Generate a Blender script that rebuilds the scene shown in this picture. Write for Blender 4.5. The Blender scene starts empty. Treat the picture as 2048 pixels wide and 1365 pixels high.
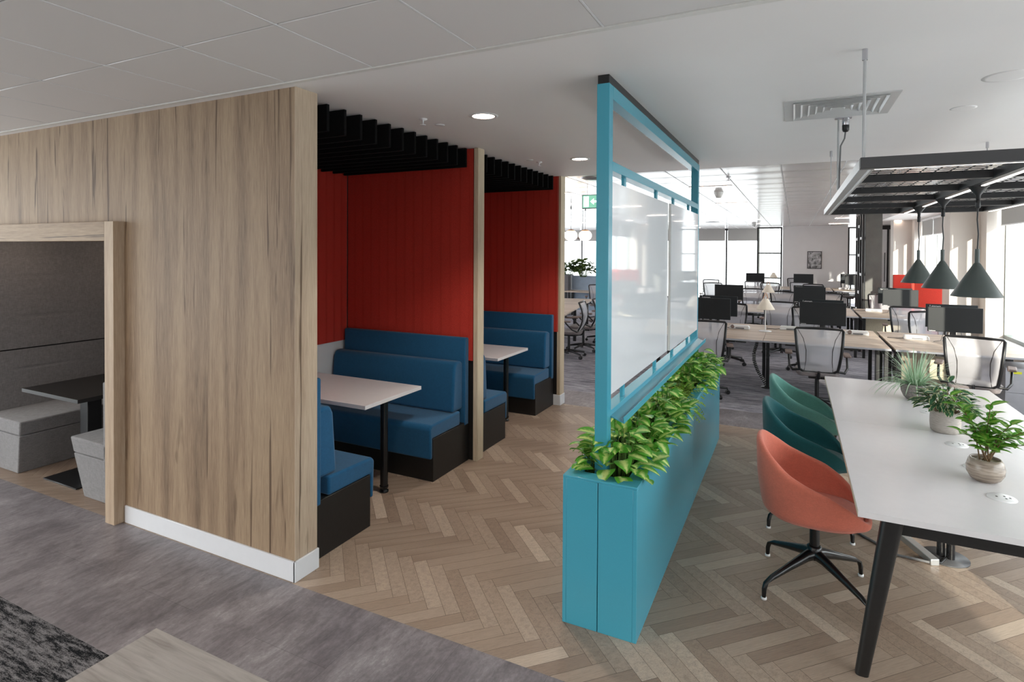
import bpy, bmesh, math, random
from mathutils import Vector, Matrix
random.seed(7)
S = bpy.context.scene
C = S.collection
R_ = math.radians

# ------------------------------------------------------------------ camera
H = 1.89
F_, YAW, PITCH, ROLL, CY = 1144.8, .45799, -.013355, .005174, -164.8
fw = Vector((-math.sin(YAW), math.cos(YAW), 0)); rt = Vector((math.cos(YAW), math.sin(YAW), 0)); up = Vector((0, 0, 1))
f2 = fw*math.cos(PITCH) + up*math.sin(PITCH); u2 = up*math.cos(PITCH) - fw*math.sin(PITCH)
r3 = rt*math.cos(ROLL) + u2*math.sin(ROLL); u3 = u2*math.cos(ROLL) - rt*math.sin(ROLL)
cam_d = bpy.data.cameras.new('camera'); cam = bpy.data.objects.new('camera', cam_d); C.objects.link(cam)
M = Matrix.Identity(4)
for i in range(3):
    M[i][0] = r3[i]; M[i][1] = u3[i]; M[i][2] = -f2[i]
M[2][3] = H
cam.matrix_world = M
cam_d.sensor_width = 36; cam_d.lens = F_/2048*36; cam_d.shift_y = CY/2048
cam_d.clip_start = .02; cam_d.clip_end = 300
S.camera = cam

# ------------------------------------------------------------------ light and exposure
S.view_settings.view_transform = 'Standard'; S.view_settings.look = 'None'; S.view_settings.gamma = 1
S.view_settings.use_curve_mapping = False
S.view_settings.exposure = EXPOSURE = 1.62
W = bpy.data.worlds.new('sky'); S.world = W; W.use_nodes = True
wn = W.node_tree; wn.nodes.clear()
wo = wn.nodes.new('ShaderNodeOutputWorld'); bg = wn.nodes.new('ShaderNodeBackground')
tc = wn.nodes.new('ShaderNodeTexCoord'); sp = wn.nodes.new('ShaderNodeSeparateXYZ'); rp = wn.nodes.new('ShaderNodeValToRGB')
wn.links.new(tc.outputs['Generated'], sp.inputs[0]); wn.links.new(sp.outputs['Z'], rp.inputs[0])
rp.color_ramp.elements[0].position = -0.0; rp.color_ramp.elements[0].color = (.62, .64, .66, 1)
rp.color_ramp.elements[1].position = .12; rp.color_ramp.elements[1].color = (.93, .97, 1, 1)
wn.links.new(rp.outputs[0], bg.inputs[0]); bg.inputs[1].default_value = 2.1
wn.links.new(bg.outputs[0], wo.inputs[0])
sun_d = bpy.data.lights.new('sun', 'SUN'); sun_d.energy = 2.9; sun_d.angle = R_(.6); sun_d.color = (1, .93, .80)
sun = bpy.data.objects.new('sun', sun_d); C.objects.link(sun)
sun.rotation_euler = Vector((-.30, .95, -.21)).to_track_quat('-Z', 'Y').to_euler()

def area(name, loc, direction, sx, sy, power, color=(1, 1, 1), portal=False):
    d = bpy.data.lights.new(name, 'AREA'); d.shape = 'RECTANGLE'; d.size = sx; d.size_y = sy; d.energy = power; d.color = color
    if portal: d.cycles.is_portal = True
    o = bpy.data.objects.new(name, d); C.objects.link(o); o.location = loc
    o.rotation_euler = Vector(direction).to_track_quat('-Z', 'Y').to_euler()
    return o
# portals in the window openings (they emit nothing, they only guide the daylight)
area('portal_right', (3.30, 9, 1.45), (-1, 0, 0), 26, 2.6, 0, portal=True)
area('portal_back', (-6.5, 24.3, 1.5), (0, -1, 0), 11, 2.8, 0, portal=True)
area('portal_rear', (-7.3, -3.9, 1.4), (0, 1, 0), 3.4, 2.6, 0, portal=True)
area('portal_left', (-9.1, -.8, 1.4), (1, 0, 0), 6.2, 2.6, 0, portal=True)
# light of the ceiling luminaires of the room (their light only; fittings are built below)
LAMPS = [(-1.91, 3.42, 18), (-1.92, 5.41, 18)]

# ------------------------------------------------------------------ helpers
def lin(c):
    return tuple(((v/255)/12.92 if v/255 <= .04045 else ((v/255+.055)/1.055)**2.4) for v in c) + (1,)

class NT:
    """tiny node-tree wrapper"""
    def __init__(s, name):
        s.m = bpy.data.materials.new(name); s.m.use_nodes = True; s.t = s.m.node_tree; s.t.nodes.clear()
        s.out = s.n('ShaderNodeOutputMaterial'); s.b = s.n('ShaderNodeBsdfPrincipled'); s.l(s.b.outputs[0], s.out.inputs[0])
    def n(s, k, **kw):
        x = s.t.nodes.new(k)
        for a, b in kw.items(): setattr(x, a, b)
        return x
    def l(s, a, b): s.t.links.new(a, b)
    def coord(s, which='Object', scale=(1, 1, 1), rot=(0, 0, 0), loc=(0, 0, 0)):
        c = s.n('ShaderNodeTexCoord'); m = s.n('ShaderNodeMapping'); s.l(c.outputs[which], m.inputs[0])
        m.inputs['Scale'].default_value = scale; m.inputs['Rotation'].default_value = rot; m.inputs['Location'].default_value = loc
        return m.outputs[0]
    def noise(s, v, sc=5, det=4, ro=.5, dist=0):
        x = s.n('ShaderNodeTexNoise'); s.l(v, x.inputs['Vector']); x.inputs['Scale'].default_value = sc
        x.inputs['Detail'].default_value = det; x.inputs['Roughness'].default_value = ro; x.inputs['Distortion'].default_value = dist
        return x.outputs['Fac']
    def ramp(s, v, stops):
        r = s.n('ShaderNodeValToRGB'); s.l(v, r.inputs[0]); e = r.color_ramp.elements
        while len(e) < len(stops): e.new(.5)
        for k, (p, c) in enumerate(stops):
            e[k].position = p; e[k].color = c if len(c) == 4 else (*c, 1)
        return r.outputs[0]
    def mix(s, f, a, b, mode='MIX'):
        x = s.n('ShaderNodeMix', data_type='RGBA', blend_type=mode)
        for i, v in ((0, f), (6, a), (7, b)):
            if isinstance(v, (float, int)): x.inputs[i].default_value = v
            elif isinstance(v, tuple): x.inputs[i].default_value = v
            else: s.l(v, x.inputs[i])
        return x.outputs[2]
    def math(s, op, a, b=None):
        x = s.n('ShaderNodeMath', operation=op)
        for i, v in ((0, a), (1, b)):
            if v is None: continue
            if isinstance(v, (float, int)): x.inputs[i].default_value = v
            else: s.l(v, x.inputs[i])
        return x.outputs[0]
    def bump(s, h, st=.2, d=.01):
        x = s.n('ShaderNodeBump'); x.inputs['Strength'].default_value = st; x.inputs['Distance'].default_value = d
        s.l(h, x.inputs['Height']); s.l(x.outputs[0], s.b.inputs['Normal'])
    def set(s, color=None, rough=.5, metal=0, spec=None, **kw):
        if color is not None:
            if isinstance(color, tuple): s.b.inputs['Base Color'].default_value = color
            else: s.l(color, s.b.inputs['Base Color'])
        s.b.inputs['Roughness'].default_value = rough; s.b.inputs['Metallic'].default_value = metal
        if spec is not None: s.b.inputs['Specular IOR Level'].default_value = spec
        for k, v in kw.items(): s.b.inputs[k.replace('_', ' ')].default_value = v
        return s.m

def plain(name, rgb, rough=.5, metal=0, spec=None, var=.04, vs=20, bump=0):
    t = NT(name); c = lin(rgb)
    v = t.noise(t.coord(), vs, 3)
    a = tuple(x*(1-var) for x in c[:3]) + (1,); b = tuple(min(1, x*(1+var)) for x in c[:3]) + (1,)
    col = t.ramp(v, [(.3, a), (.7, b)])
    if bump: t.bump(v, bump, .002)
    return t.set(col, rough, metal, spec)

def fabric(name, rgb, sc=600, var=.18, rough=.95, sheen=.2):
    t = NT(name); c = lin(rgb)
    v1 = t.noise(t.coord(scale=(1, 1, .12)), sc, 2); v2 = t.noise(t.coord(scale=(.12, .12, 1)), sc, 2)
    v3 = t.noise(t.coord(), 30, 3)
    s_ = t.math('ADD', t.math('MULTIPLY', v1, .4), t.math('MULTIPLY', v2, .4)); s_ = t.math('ADD', s_, t.math('MULTIPLY', v3, .2))
    col = t.ramp(s_, [(.35, tuple(x*(1-var) for x in c[:3])), (.65, tuple(min(1, x*(1+var)) for x in c[:3]))])
    t.bump(s_, .25, .002)
    return t.set(col, rough, 0, .2, Sheen_Weight=sheen)

def oak(name, axis='Z', base=(148, 124, 101), dark=(98, 78, 62), light=(172, 149, 122), rough=.55, k=1.0, cracks=1):
    t = NT(name)
    st = {'Z': (1, 1, .06), 'X': (.06, 1, 1), 'Y': (1, .06, 1)}[axis]
    st2 = {'Z': (1, 1, .16), 'X': (.16, 1, 1), 'Y': (1, .16, 1)}[axis]
    wide = t.noise(t.coord(scale=st), 7.5*k, 4, .6, .5)
    fine = t.noise(t.coord(scale=st), 120*k, 6, .65)
    col = t.ramp(wide, [(.30, lin(dark)), (.45, lin(base)), (.58, lin(light)), (.72, lin(base))])
    col = t.mix(.46, col, t.ramp(fine, [(.3, lin(dark)), (.7, lin(light))]), 'MIX')
    if cracks:
        st3 = {'Z': (1, 1, .028), 'X': (.028, 1, 1), 'Y': (1, .028, 1)}[axis]
        kn = t.noise(t.coord(scale=st2, loc=(3, 1, 2)), 13*k, 2, .5, .5)
        km = t.noise(t.coord(scale=st3, loc=(5, 2, 8)), 24*k, 3, .55, .5)
        a = t.ramp(kn, [(.665, (0, 0, 0, 1)), (.73, (1, 1, 1, 1))]); b = t.ramp(km, [(.64, (0, 0, 0, 1)), (.675, (1, 1, 1, 1))])
        g = t.math('MAXIMUM', t.math('MULTIPLY', a, .45), t.math('MULTIPLY', b, .8))
        col = t.mix(g, col, lin((78, 58, 42)))
    t.bump(fine, .12, .002)
    return t.set(col, rough, 0, .3)

class MB:
    def __init__(s): s.v = []; s.f = []; s.uv = {}; s.sm = []
    def add(s, vs, fs, smooth=False):
        o = len(s.v); s.v += [tuple(map(float, v)) for v in vs]
        for f in fs: s.f.append(tuple(i+o for i in f)); s.sm.append(smooth)
        return s
    def box(s, x0, x1, y0, y1, z0, z1):
        return s.add([(x0, y0, z0), (x1, y0, z0), (x1, y1, z0), (x0, y1, z0), (x0, y0, z1), (x1, y0, z1), (x1, y1, z1), (x0, y1, z1)],
                     [(3, 2, 1, 0), (4, 5, 6, 7), (0, 1, 5, 4), (1, 2, 6, 5), (2, 3, 7, 6), (3, 0, 4, 7)])
    def prism(s, pts, axis, a0, a1):
        """pts: 2D outline (ccw) in the plane normal to axis, extruded from a0 to a1"""
        n = len(pts)
        def P(p, a): return {'X': (a, p[0], p[1]), 'Y': (p[0], a, p[1]), 'Z': (p[0], p[1], a)}[axis]
        vs = [P(p, a0) for p in pts] + [P(p, a1) for p in pts]
        fs = [tuple(range(n))[::-1], tuple(range(n, 2*n))] + [(i, (i+1) % n, n+(i+1) % n, n+i) for i in range(n)]
        return s.add(vs, fs)
    def tube(s, pts, r, seg=10, closed=False, smooth=True):
        pts = [Vector(p) for p in pts]; n = len(pts); rr = r if isinstance(r, (list, tuple)) else [r]*n
        rings = []; prev = None
        for i, p in enumerate(pts):
            if closed: d = pts[(i+1) % n]-pts[i-1]
            else: d = pts[min(i+1, n-1)]-pts[max(i-1, 0)]
            d.normalize()
            if prev is None:
                a = Vector((0, 0, 1)) if abs(d.z) < .9 else Vector((1, 0, 0))
            else: a = prev
            e1 = (a - d*a.dot(d)).normalized(); e2 = d.cross(e1); prev = e1
            rings.append([p + (e1*math.cos(t) + e2*math.sin(t))*rr[i] for t in [2*math.pi*k/seg for k in range(seg)]])
        vs = [v for g in rings for v in g]; fs = []
        m = n if closed else n-1
        for i in range(m):
            j = (i+1) % n
            for k in range(seg): fs.append((i*seg+k, i*seg+(k+1) % seg, j*seg+(k+1) % seg, j*seg+k))
        s.add(vs, fs, smooth)
        if not closed: s.add(rings[0], [tuple(range(seg))[::-1]]); s.add(rings[-1], [tuple(range(seg))])
        return s
    def lathe(s, prof, cx=0, cy=0, seg=28, smooth=True, cap=True):
        """prof: (r, z) list"""
        vs = []; fs = []
        for r, z in prof:
            for k in range(seg):
                a = 2*math.pi*k/seg; vs.append((cx+r*math.cos(a), cy+r*math.sin(a), z))
        for i in range(len(prof)-1):
            for k in range(seg): fs.append((i*seg+k, i*seg+(k+1) % seg, (i+1)*seg+(k+1) % seg, (i+1)*seg+k))
        s.add(vs, fs, smooth)
        if cap:
            for i in (0, len(prof)-1):
                if prof[i][0] > 1e-4: s.add(vs[i*seg:(i+1)*seg], [tuple(range(seg)) if i else tuple(range(seg))[::-1]])
        return s
    def grid(s, fn, nu, nv, smooth=True, wrap=False):
        vs = [fn(i/(nu-(0 if wrap else 1)), j/(nv-1)) for j in range(nv) for i in range(nu)]; fs = []
        for j in range(nv-1):
            for i in range(nu if wrap else nu-1):
                k = (i+1) % nu; fs.append((j*nu+i, j*nu+k, (j+1)*nu+k, (j+1)*nu+i))
        return s.add(vs, fs, smooth)
    def build(s, name, mat, parent=None, world=False, bevel=0, seg=2, solid=0, sub=0, kind=None):
        me = bpy.data.meshes.new(name)
        off = parent.location.copy() if (world and parent) else Vector((0, 0, 0))
        me.from_pydata([tuple(Vector(v)-off) for v in s.v], [], s.f); me.update()
        me.polygons.foreach_set('use_smooth', s.sm)
        o = bpy.data.objects.new(name, me); C.objects.link(o)
        if mat is not None:
            for m in (mat if isinstance(mat, list) else [mat]): me.materials.append(m)
        if parent: o.parent = parent
        bm = bmesh.new(); bm.from_mesh(me); bmesh.ops.remove_doubles(bm, verts=bm.verts, dist=1e-5) if s.clean else None
        bmesh.ops.recalc_face_normals(bm, faces=bm.faces); bm.to_mesh(me); bm.free()
        if solid:
            m = o.modifiers.new('solid', 'SOLIDIFY'); m.thickness = solid; m.offset = 0
        if sub:
            m = o.modifiers.new('sub', 'SUBSURF'); m.levels = sub; m.render_levels = sub
        if bevel:
            m = o.modifiers.new('bevel', 'BEVEL'); m.width = bevel; m.segments = seg; m.limit_method = 'ANGLE'; m.angle_limit = R_(35); m.harden_normals = False
            for p in me.polygons: p.use_smooth = True
            try: me.set_sharp_from_angle(angle=R_(40))
            except Exception: pass
        if kind: o['kind'] = kind
        return o
    clean = False

def B(*a): return MB().box(*a)

def tag(o, label, cat, group=None, kind=None):
    o['label'] = label; o['category'] = cat
    if group: o['group'] = group
    if kind: o['kind'] = kind
    return o
def thing(name, label, cat, loc=(0, 0, 0), rz=0, group=None):
    o = bpy.data.objects.new(name, None); C.objects.link(o); o.empty_display_size = .1
    o.location = loc; o.rotation_euler = (0, 0, rz)
    return tag(o, label, cat, group)
def struct(name, mb, mat, **k): return mb.build(name, mat, kind='structure', **k)
KIDS = {}
def dup(root, loc, rz=0, label=None, group=None):
    def cp(o, par):
        c = o.copy(); C.objects.link(c)
        if par: c.parent = par
        for ch in o.children: cp(ch, c)
        return c
    r = cp(root, None); r.location = loc; r.rotation_euler = (0, 0, rz)
    if label: r['label'] = label
    if group: r['group'] = group
    return r

# ------------------------------------------------------------------ materials
m_oak = oak('oak_wall')
m_oakjamb = oak('oak_jamb', 'Z', (176, 154, 132), (146, 122, 100), (192, 172, 148), cracks=0); m_oakx = oak('oak_horizontal', 'X'); m_oaklight = oak('oak_edge', 'Z', (205, 188, 162), (170, 150, 122), (222, 208, 184), cracks=0)
m_oakpale = oak('oak_pale_end', 'Z', (182, 162, 141), (152, 130, 110), (200, 182, 160), cracks=1)
m_white = plain('white_paint', (226, 226, 228), .45, var=.015)
m_skirt = plain('white_skirting', (224, 226, 230), .3, var=.01)
m_wallwhite = plain('wall_white', (228, 226, 226), .6, var=.015, vs=3)
m_column = plain('column_beige', (206, 197, 188), .6, var=.02, vs=3)
m_darkcol = plain('column_dark', (92, 92, 88), .5, var=.12, vs=6)
m_black = plain('black_metal', (22, 22, 24), .35, 0, .5, var=.05)
m_blackgloss = plain('black_gloss', (16, 16, 18), .25, 0, .5, var=.05)
m_blackwood = plain('black_board', (26, 24, 23), .45, var=.15, vs=60)
m_felt = fabric('black_felt', (14, 14, 15), 300, .3, 1, 0)
m_red = None
m_blue = fabric('blue_wool', (26, 84, 122), 500, .14)
m_grey = fabric('grey_weave', (126, 124, 125), 260, .22)
m_coral = fabric('coral_wool', (206, 116, 96), 500, .12)
m_teal = fabric('teal_wool', (34, 90, 94), 500, .12)
m_mint = fabric('mint_wool', (98, 150, 140), 500, .12)
m_turq = plain('turquoise_powdercoat', (70, 158, 180), .24, 0, .5, var=.02, vs=300)
m_table = plain('white_laminate', (222, 219, 220), .25, 0, .5, var=.01)
m_ply = plain('ply_edge', (196, 184, 160), .5, var=.1, vs=60)
m_wb = plain('whiteboard_gloss', (226, 230, 234), .04, 0, .6, var=.005)
m_wbedge = plain('whiteboard_edge', (225, 225, 222), .4)
m_chrome = plain('chrome', (200, 200, 205), .2, 1, var=.02)
m_vent = plain('vent_silver', (206, 206, 206), .35, .15, var=.02)
m_alu = plain('aluminium', (190, 192, 194), .35, .8, var=.03)
m_rack = plain('rack_grey', (74, 74, 76), .45, .2, var=.04)
m_rackdark = plain('rack_black', (40, 40, 42), .45, .2, var=.04)
m_lampgrey = plain('pendant_green_grey', (72, 80, 78), .42, 0, .5, var=.05)
m_whiteplastic = plain('white_plastic', (235, 235, 235), .35, var=.01)
m_greyplastic = plain('grey_plastic', (120, 120, 122), .5, var=.02)
m_armpad = plain('brown_grey_pad', (120, 104, 98), .6, var=.05)
m_chairseat = fabric('chair_seat', (120, 112, 112), 300, .2)
m_screen = plain('monitor_black', (36, 38, 40), .45, 0, .25, var=.02)
m_screenback = plain('monitor_back', (40, 44, 47), .6, 0, .2, var=.03)
m_shade = plain('lamp_shade_cream', (238, 228, 212), .6, var=.02)
m_leather = plain('tan_leather', (190, 130, 80), .6, var=.06)
m_cloth_dark = plain('soil', (40, 30, 24), .95, var=.3, vs=80)
m_blind = plain('blind_fabric', (168, 166, 162), .8, var=.03, vs=200)
m_redsofa = fabric('red_sofa', (222, 74, 62), 400, .1)
m_steelgrey = plain('locker_grey', (92, 88, 90), .5, var=.04)
m_bluescreen = plain('blue_grey_screen', (150, 166, 184), .7, var=.06, vs=8)
m_paper = plain('print_grey', (90, 90, 92), .5, var=.8, vs=9)
m_gasket = plain('dark_gasket', (46, 42, 38), .6)

def emit(name, rgb, st):
    t = NT(name); t.b.inputs['Emission Color'].default_value = lin(rgb); t.b.inputs['Emission Strength'].default_value = st
    return t.set(lin((240, 240, 240)), .4)
m_led = emit('led_warm', (255, 232, 214), 7)
m_brightstrip = emit('bright_strip', (255, 246, 235), 1.1)
m_globe = emit('globe_glass', (255, 226, 196), 2.2)
m_exit = emit('exit_green', (0, 150, 110), .45)
m_exitw = emit('exit_white', (240, 255, 248), .9)
m_spot = emit('spot_warm', (255, 190, 140), 4)

def mk_red():
    t = NT('red_acoustic'); c = lin((190, 62, 52))
    n = t.noise(t.coord(), 260, 4, .7); n2 = t.noise(t.coord(), 5, 2)
    col = t.ramp(n, [(.3, tuple(x*.75 for x in c[:3])), (.7, tuple(min(1, x*1.25) for x in c[:3]))])
    t.bump(n, .25, .002)
    return t.set(col, .95, 0, .15)
m_red = mk_red()

def mk_concrete():
    t = NT('concrete_vinyl')
    a = t.noise(t.coord(scale=(1.8, 1, 1), rot=(0, 0, .12)), 2.6, 10, .7, .5); b = t.noise(t.coord(scale=(3.4, 1, 1), rot=(0, 0, .1)), 9, 8, .75, .4)
    c = t.noise(t.coord(), 60, 4, .7)
    v = t.math('ADD', t.math('ADD', t.math('MULTIPLY', a, .5), t.math('MULTIPLY', b, .38)), t.math('MULTIPLY', c, .12))
    col = t.ramp(v, [(.36, lin((92, 87, 90))), (.47, lin((120, 114, 117))), (.56, lin((142, 136, 139))), (.68, lin((184, 179, 181)))])
    br = t.n('ShaderNodeTexBrick'); t.l(t.coord(loc=(.1, .05, 0), rot=(0, 0, R_(90))), br.inputs['Vector']); br.inputs['Scale'].default_value = 1
    br.offset = .5; br.inputs['Mortar Size'].default_value = .0012; br.inputs['Mortar Smooth'].default_value = .3
    br.inputs['Brick Width'].default_value = .914; br.inputs['Row Height'].default_value = .457
    br.inputs['Color1'].default_value = (1, 1, 1, 1); br.inputs['Color2'].default_value = (.88, .88, .89, 1); br.inputs['Mortar'].default_value = (.55, .55, .55, 1)
    col = t.mix(1.0, col, br.outputs['Color'], 'MULTIPLY')
    t.bump(v, .05, .003)
    return t.set(col, .42, 0, .4)
m_conc = mk_concrete()

def mk_carpet(name, d, l, sc=1.0, lo=.42, hi=.6):
    t = NT(name)
    a = t.noise(t.coord(scale=(.2, 1, 1)), 14*sc, 6, .78, .2); b = t.noise(t.coord(scale=(.5, 1, 1)), 220, 3, .8); e = t.noise(t.coord(scale=(.1, 1, 1)), 3*sc, 3)
    v = t.math('ADD', t.math('ADD', t.math('MULTIPLY', a, .55), t.math('MULTIPLY', b, .3)), t.math('MULTIPLY', e, .15))
    col = t.ramp(v, [(lo, lin(d)), ((lo+hi)/2, tuple((x+y)/2 for x, y in zip(lin(d), lin(l)))), (hi, lin(l))])
    t.bump(b, .6, .006)
    return t.set(col, 1.0, 0, .1)
m_carpet = mk_carpet('carpet_grey', (98, 97, 106), (186, 183, 190)); m_carpetdark = mk_carpet('carpet_dark', (22, 23, 26), (132, 130, 132), 3.2, .455, .555)

def mk_plank():
    t = NT('herringbone_oak')
    at = t.n('ShaderNodeAttribute', attribute_name='plank'); uvn = t.n('ShaderNodeUVMap', uv_map='grain')
    sep = t.n('ShaderNodeSeparateColor'); t.l(at.outputs['Color'], sep.inputs[0])
    mp = t.n('ShaderNodeMapping'); t.l(uvn.outputs[0], mp.inputs[0])
    cb = t.n('ShaderNodeCombineXYZ'); t.l(t.math('MULTIPLY', sep.outputs[0], 57.0), cb.inputs[0]); t.l(t.math('MULTIPLY', sep.outputs[1], 31.0), cb.inputs[1])
    t.l(cb.outputs[0], mp.inputs['Location']); mp.inputs['Scale'].default_value = (1, 7, 1)
    g = t.noise(mp.outputs[0], 11, 6, .65, .5); w = t.noise(mp.outputs[0], 3, 3, .5, .8)
    base = t.ramp(sep.outputs[2], [(0, lin((138, 119, 104))), (.35, lin((152, 133, 117))), (.7, lin((163, 145, 129))), (1, lin((182, 165, 148)))])
    gr = t.ramp(t.math('ADD', t.math('MULTIPLY', g, .6), t.math('MULTIPLY', w, .4)), [(.36, (.72, .72, .74, 1)), (.5, (1, 1, 1, 1)), (.64, (1.18, 1.17, 1.16, 1))])
    col = t.mix(1.0, base, gr, 'MULTIPLY')
    t.bump(g, .08, .002)
    return t.set(col, .38, 0, .4)
m_plank = mk_plank()

def mk_ceiltile():
    t = NT('metal_tile_perforated')
    n = t.noise(t.coord(), 2, 2)
    v = t.n('ShaderNodeTexVoronoi'); v.inputs['Scale'].default_value = 160; v.inputs['Randomness'].default_value = 0; t.l(t.coord(), v.inputs['Vector'])
    d = t.ramp(v.outputs['Distance'], [(.22, lin((190, 187, 186))), (.34, lin((224, 221, 220)))])
    return t.set(d, .5, 0, .4)
m_tile = mk_ceiltile()
m_tileflat = plain('metal_tile_flange', (226, 224, 220), .4)
m_gyp = plain('plasterboard_ceiling', (240, 237, 236), .55, 0, .3, var=.01, vs=2)
def mk_metalceil():
    t = NT('metal_ceiling_gloss')
    n = t.noise(t.coord(scale=(.15, 1, 1)), 3.3, 2)
    w = t.n('ShaderNodeTexWave', wave_type='BANDS', bands_direction='Y'); t.l(t.coord(), w.inputs['Vector']); w.inputs['Scale'].default_value = 1/.6/3.14159*1.0
    w.inputs['Distortion'].default_value = .6; w.inputs['Detail'].default_value = 1
    t.bump(t.math('ADD', w.outputs['Fac'], t.math('MULTIPLY', n, .5)), .25, .012)
    return t.set(lin((218, 214, 212)), .2, .25, .5)
m_metalceil = mk_metalceil()

def mk_deskwood(name='desk_oak', a=(186, 168, 152), b=(206, 190, 174), c=(170, 150, 134), k=1):
    t = NT(name); w = t.noise(t.coord(scale=(.08, 1, 1)), 26*k, 5, .6, .6)
    t2 = t.noise(t.coord(scale=(.05, 1, 1)), 6*k, 3, .5, .5)
    v = t.math('ADD', t.math('MULTIPLY', w, .5), t.math('MULTIPLY', t2, .5))
    return t.set(t.ramp(v, [(.36, lin(c)), (.48, lin(a)), (.62, lin(b))]), .45, 0, .3)
m_desk = mk_deskwood()
m_foretable = mk_deskwood('pale_ash_top', (178, 172, 166), (192, 186, 180), (152, 144, 138), 2.6)
m_deskedge = plain('desk_edge_grey', (170, 170, 176), .5)

def mk_leaf(name, dark, light, edge=None, veins=.5, rough=.38):
    t = NT(name); uv = t.n('ShaderNodeUVMap', uv_map='leaf'); sx = t.n('ShaderNodeSeparateXYZ'); t.l(uv.outputs[0], sx.inputs[0])
    d = t.math('ABSOLUTE', t.math('SUBTRACT', sx.outputs[1], .5))
    n = t.noise(t.coord(), 60, 3, .7)
    v = t.math('ADD', t.math('MULTIPLY', d, 2.0), t.math('MULTIPLY', t.math('SUBTRACT', n, .5), 1.6*veins))
    stops = [(.12, lin(light)), (.55, lin(dark))]
    if edge: stops.append((1.0, lin(edge)))
    col = t.ramp(v, stops)
    t.set(col, rough, 0, .5)
    tr = t.n('ShaderNodeBsdfTranslucent'); t.l(col, tr.inputs[0]); ms = t.n('ShaderNodeMixShader'); ms.inputs[0].default_value = .25
    t.l(t.b.outputs[0], ms.inputs[1]); t.l(tr.outputs[0], ms.inputs[2]); t.l(ms.outputs[0], t.out.inputs[0])
    return t.m
m_leafvar = mk_leaf('leaf_variegated', (96, 172, 58), (226, 240, 150)); m_leaffern = mk_leaf('leaf_fern', (140, 186, 56), (186, 216, 90))
m_leafspider = mk_leaf('leaf_spider', (140, 186, 140), (240, 246, 232), (160, 198, 156), .15); m_leafholly = mk_leaf('leaf_dark_cream', (30, 80, 54), (66, 116, 78), (206, 210, 160), .9)
m_leaffig = mk_leaf('leaf_fig', (84, 150, 44), (150, 186, 84), None, .6); m_leafdark = mk_leaf('leaf_office', (70, 92, 40), (110, 130, 70))
m_stem = plain('stem_brown', (112, 88, 60), .7)
def mk_pot(name, a, b, sc=(1, 1, 1), ns=40, rough=.7, bump=.4):
    t = NT(name); n = t.noise(t.coord(scale=sc), ns, 4, .6); t.bump(n, bump, .004)
    return t.set(t.ramp(n, [(.35, lin(a)), (.65, lin(b))]), rough)
m_potdim = mk_pot('pot_dimpled', (112, 106, 102), (150, 143, 138), (1, 1, 1.4), 90); m_potgrey = mk_pot('pot_ribbed', (164, 156, 148), (186, 178, 170), (1, 1, 6), 40)
m_potglaze = mk_pot('pot_glazed', (122, 108, 96), (176, 162, 148), (.3, .3, 3), 30, .22, .15)

def mk_mesh(name, rgb, alpha):
    t = NT(name); t.set(lin(rgb), .8)
    tr = t.n('ShaderNodeBsdfTransparent'); ms = t.n('ShaderNodeMixShader'); ms.inputs[0].default_value = alpha
    t.l(tr.outputs[0], ms.inputs[1]); t.l(t.b.outputs[0], ms.inputs[2]); t.l(ms.outputs[0], t.out.inputs[0])
    return t.m
m_backmesh = mk_mesh('chair_back_mesh', (205, 204, 210), .62)
m_curtain = mk_mesh('sheer_curtain', (226, 226, 214), .6)
def mk_glass():
    t = NT('window_glass'); tr = t.n('ShaderNodeBsdfTransparent'); tr.inputs[0].default_value = (.97, .985, .98, 1)
    gl = t.n('ShaderNodeBsdfGlossy'); gl.inputs['Roughness'].default_value = .02
    fr = t.n('ShaderNodeFresnel'); fr.inputs[0].default_value = 1.3
    ge = t.n('ShaderNodeNewGeometry'); k = t.math('MULTIPLY', fr.outputs[0], t.math('SUBTRACT', 1.0, ge.outputs['Backfacing']))
    ms = t.n('ShaderNodeMixShader'); t.l(k, ms.inputs[0]); t.l(tr.outputs[0], ms.inputs[1]); t.l(gl.outputs[0], ms.inputs[2]); t.l(ms.outputs[0], t.out.inputs[0])
    return t.m
m_glass = mk_glass()

# ================================================================== SETTING
Z = 2.81
# floors -----------------------------------------------------------
struct('floor', B(-9, 3.3, -4, 1.54, -.12, 0), m_carpetdark)
struct('floor', B(-9, 3.3, 1.54, 2.338, -.12, 0), m_conc)
struct('floor', B(-9, 3.3, 6.62, 7.30, -.12, 0), m_conc)
struct('floor', B(-12, 3.3, 7.30, 25, -.12, 0), m_carpet)

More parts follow.
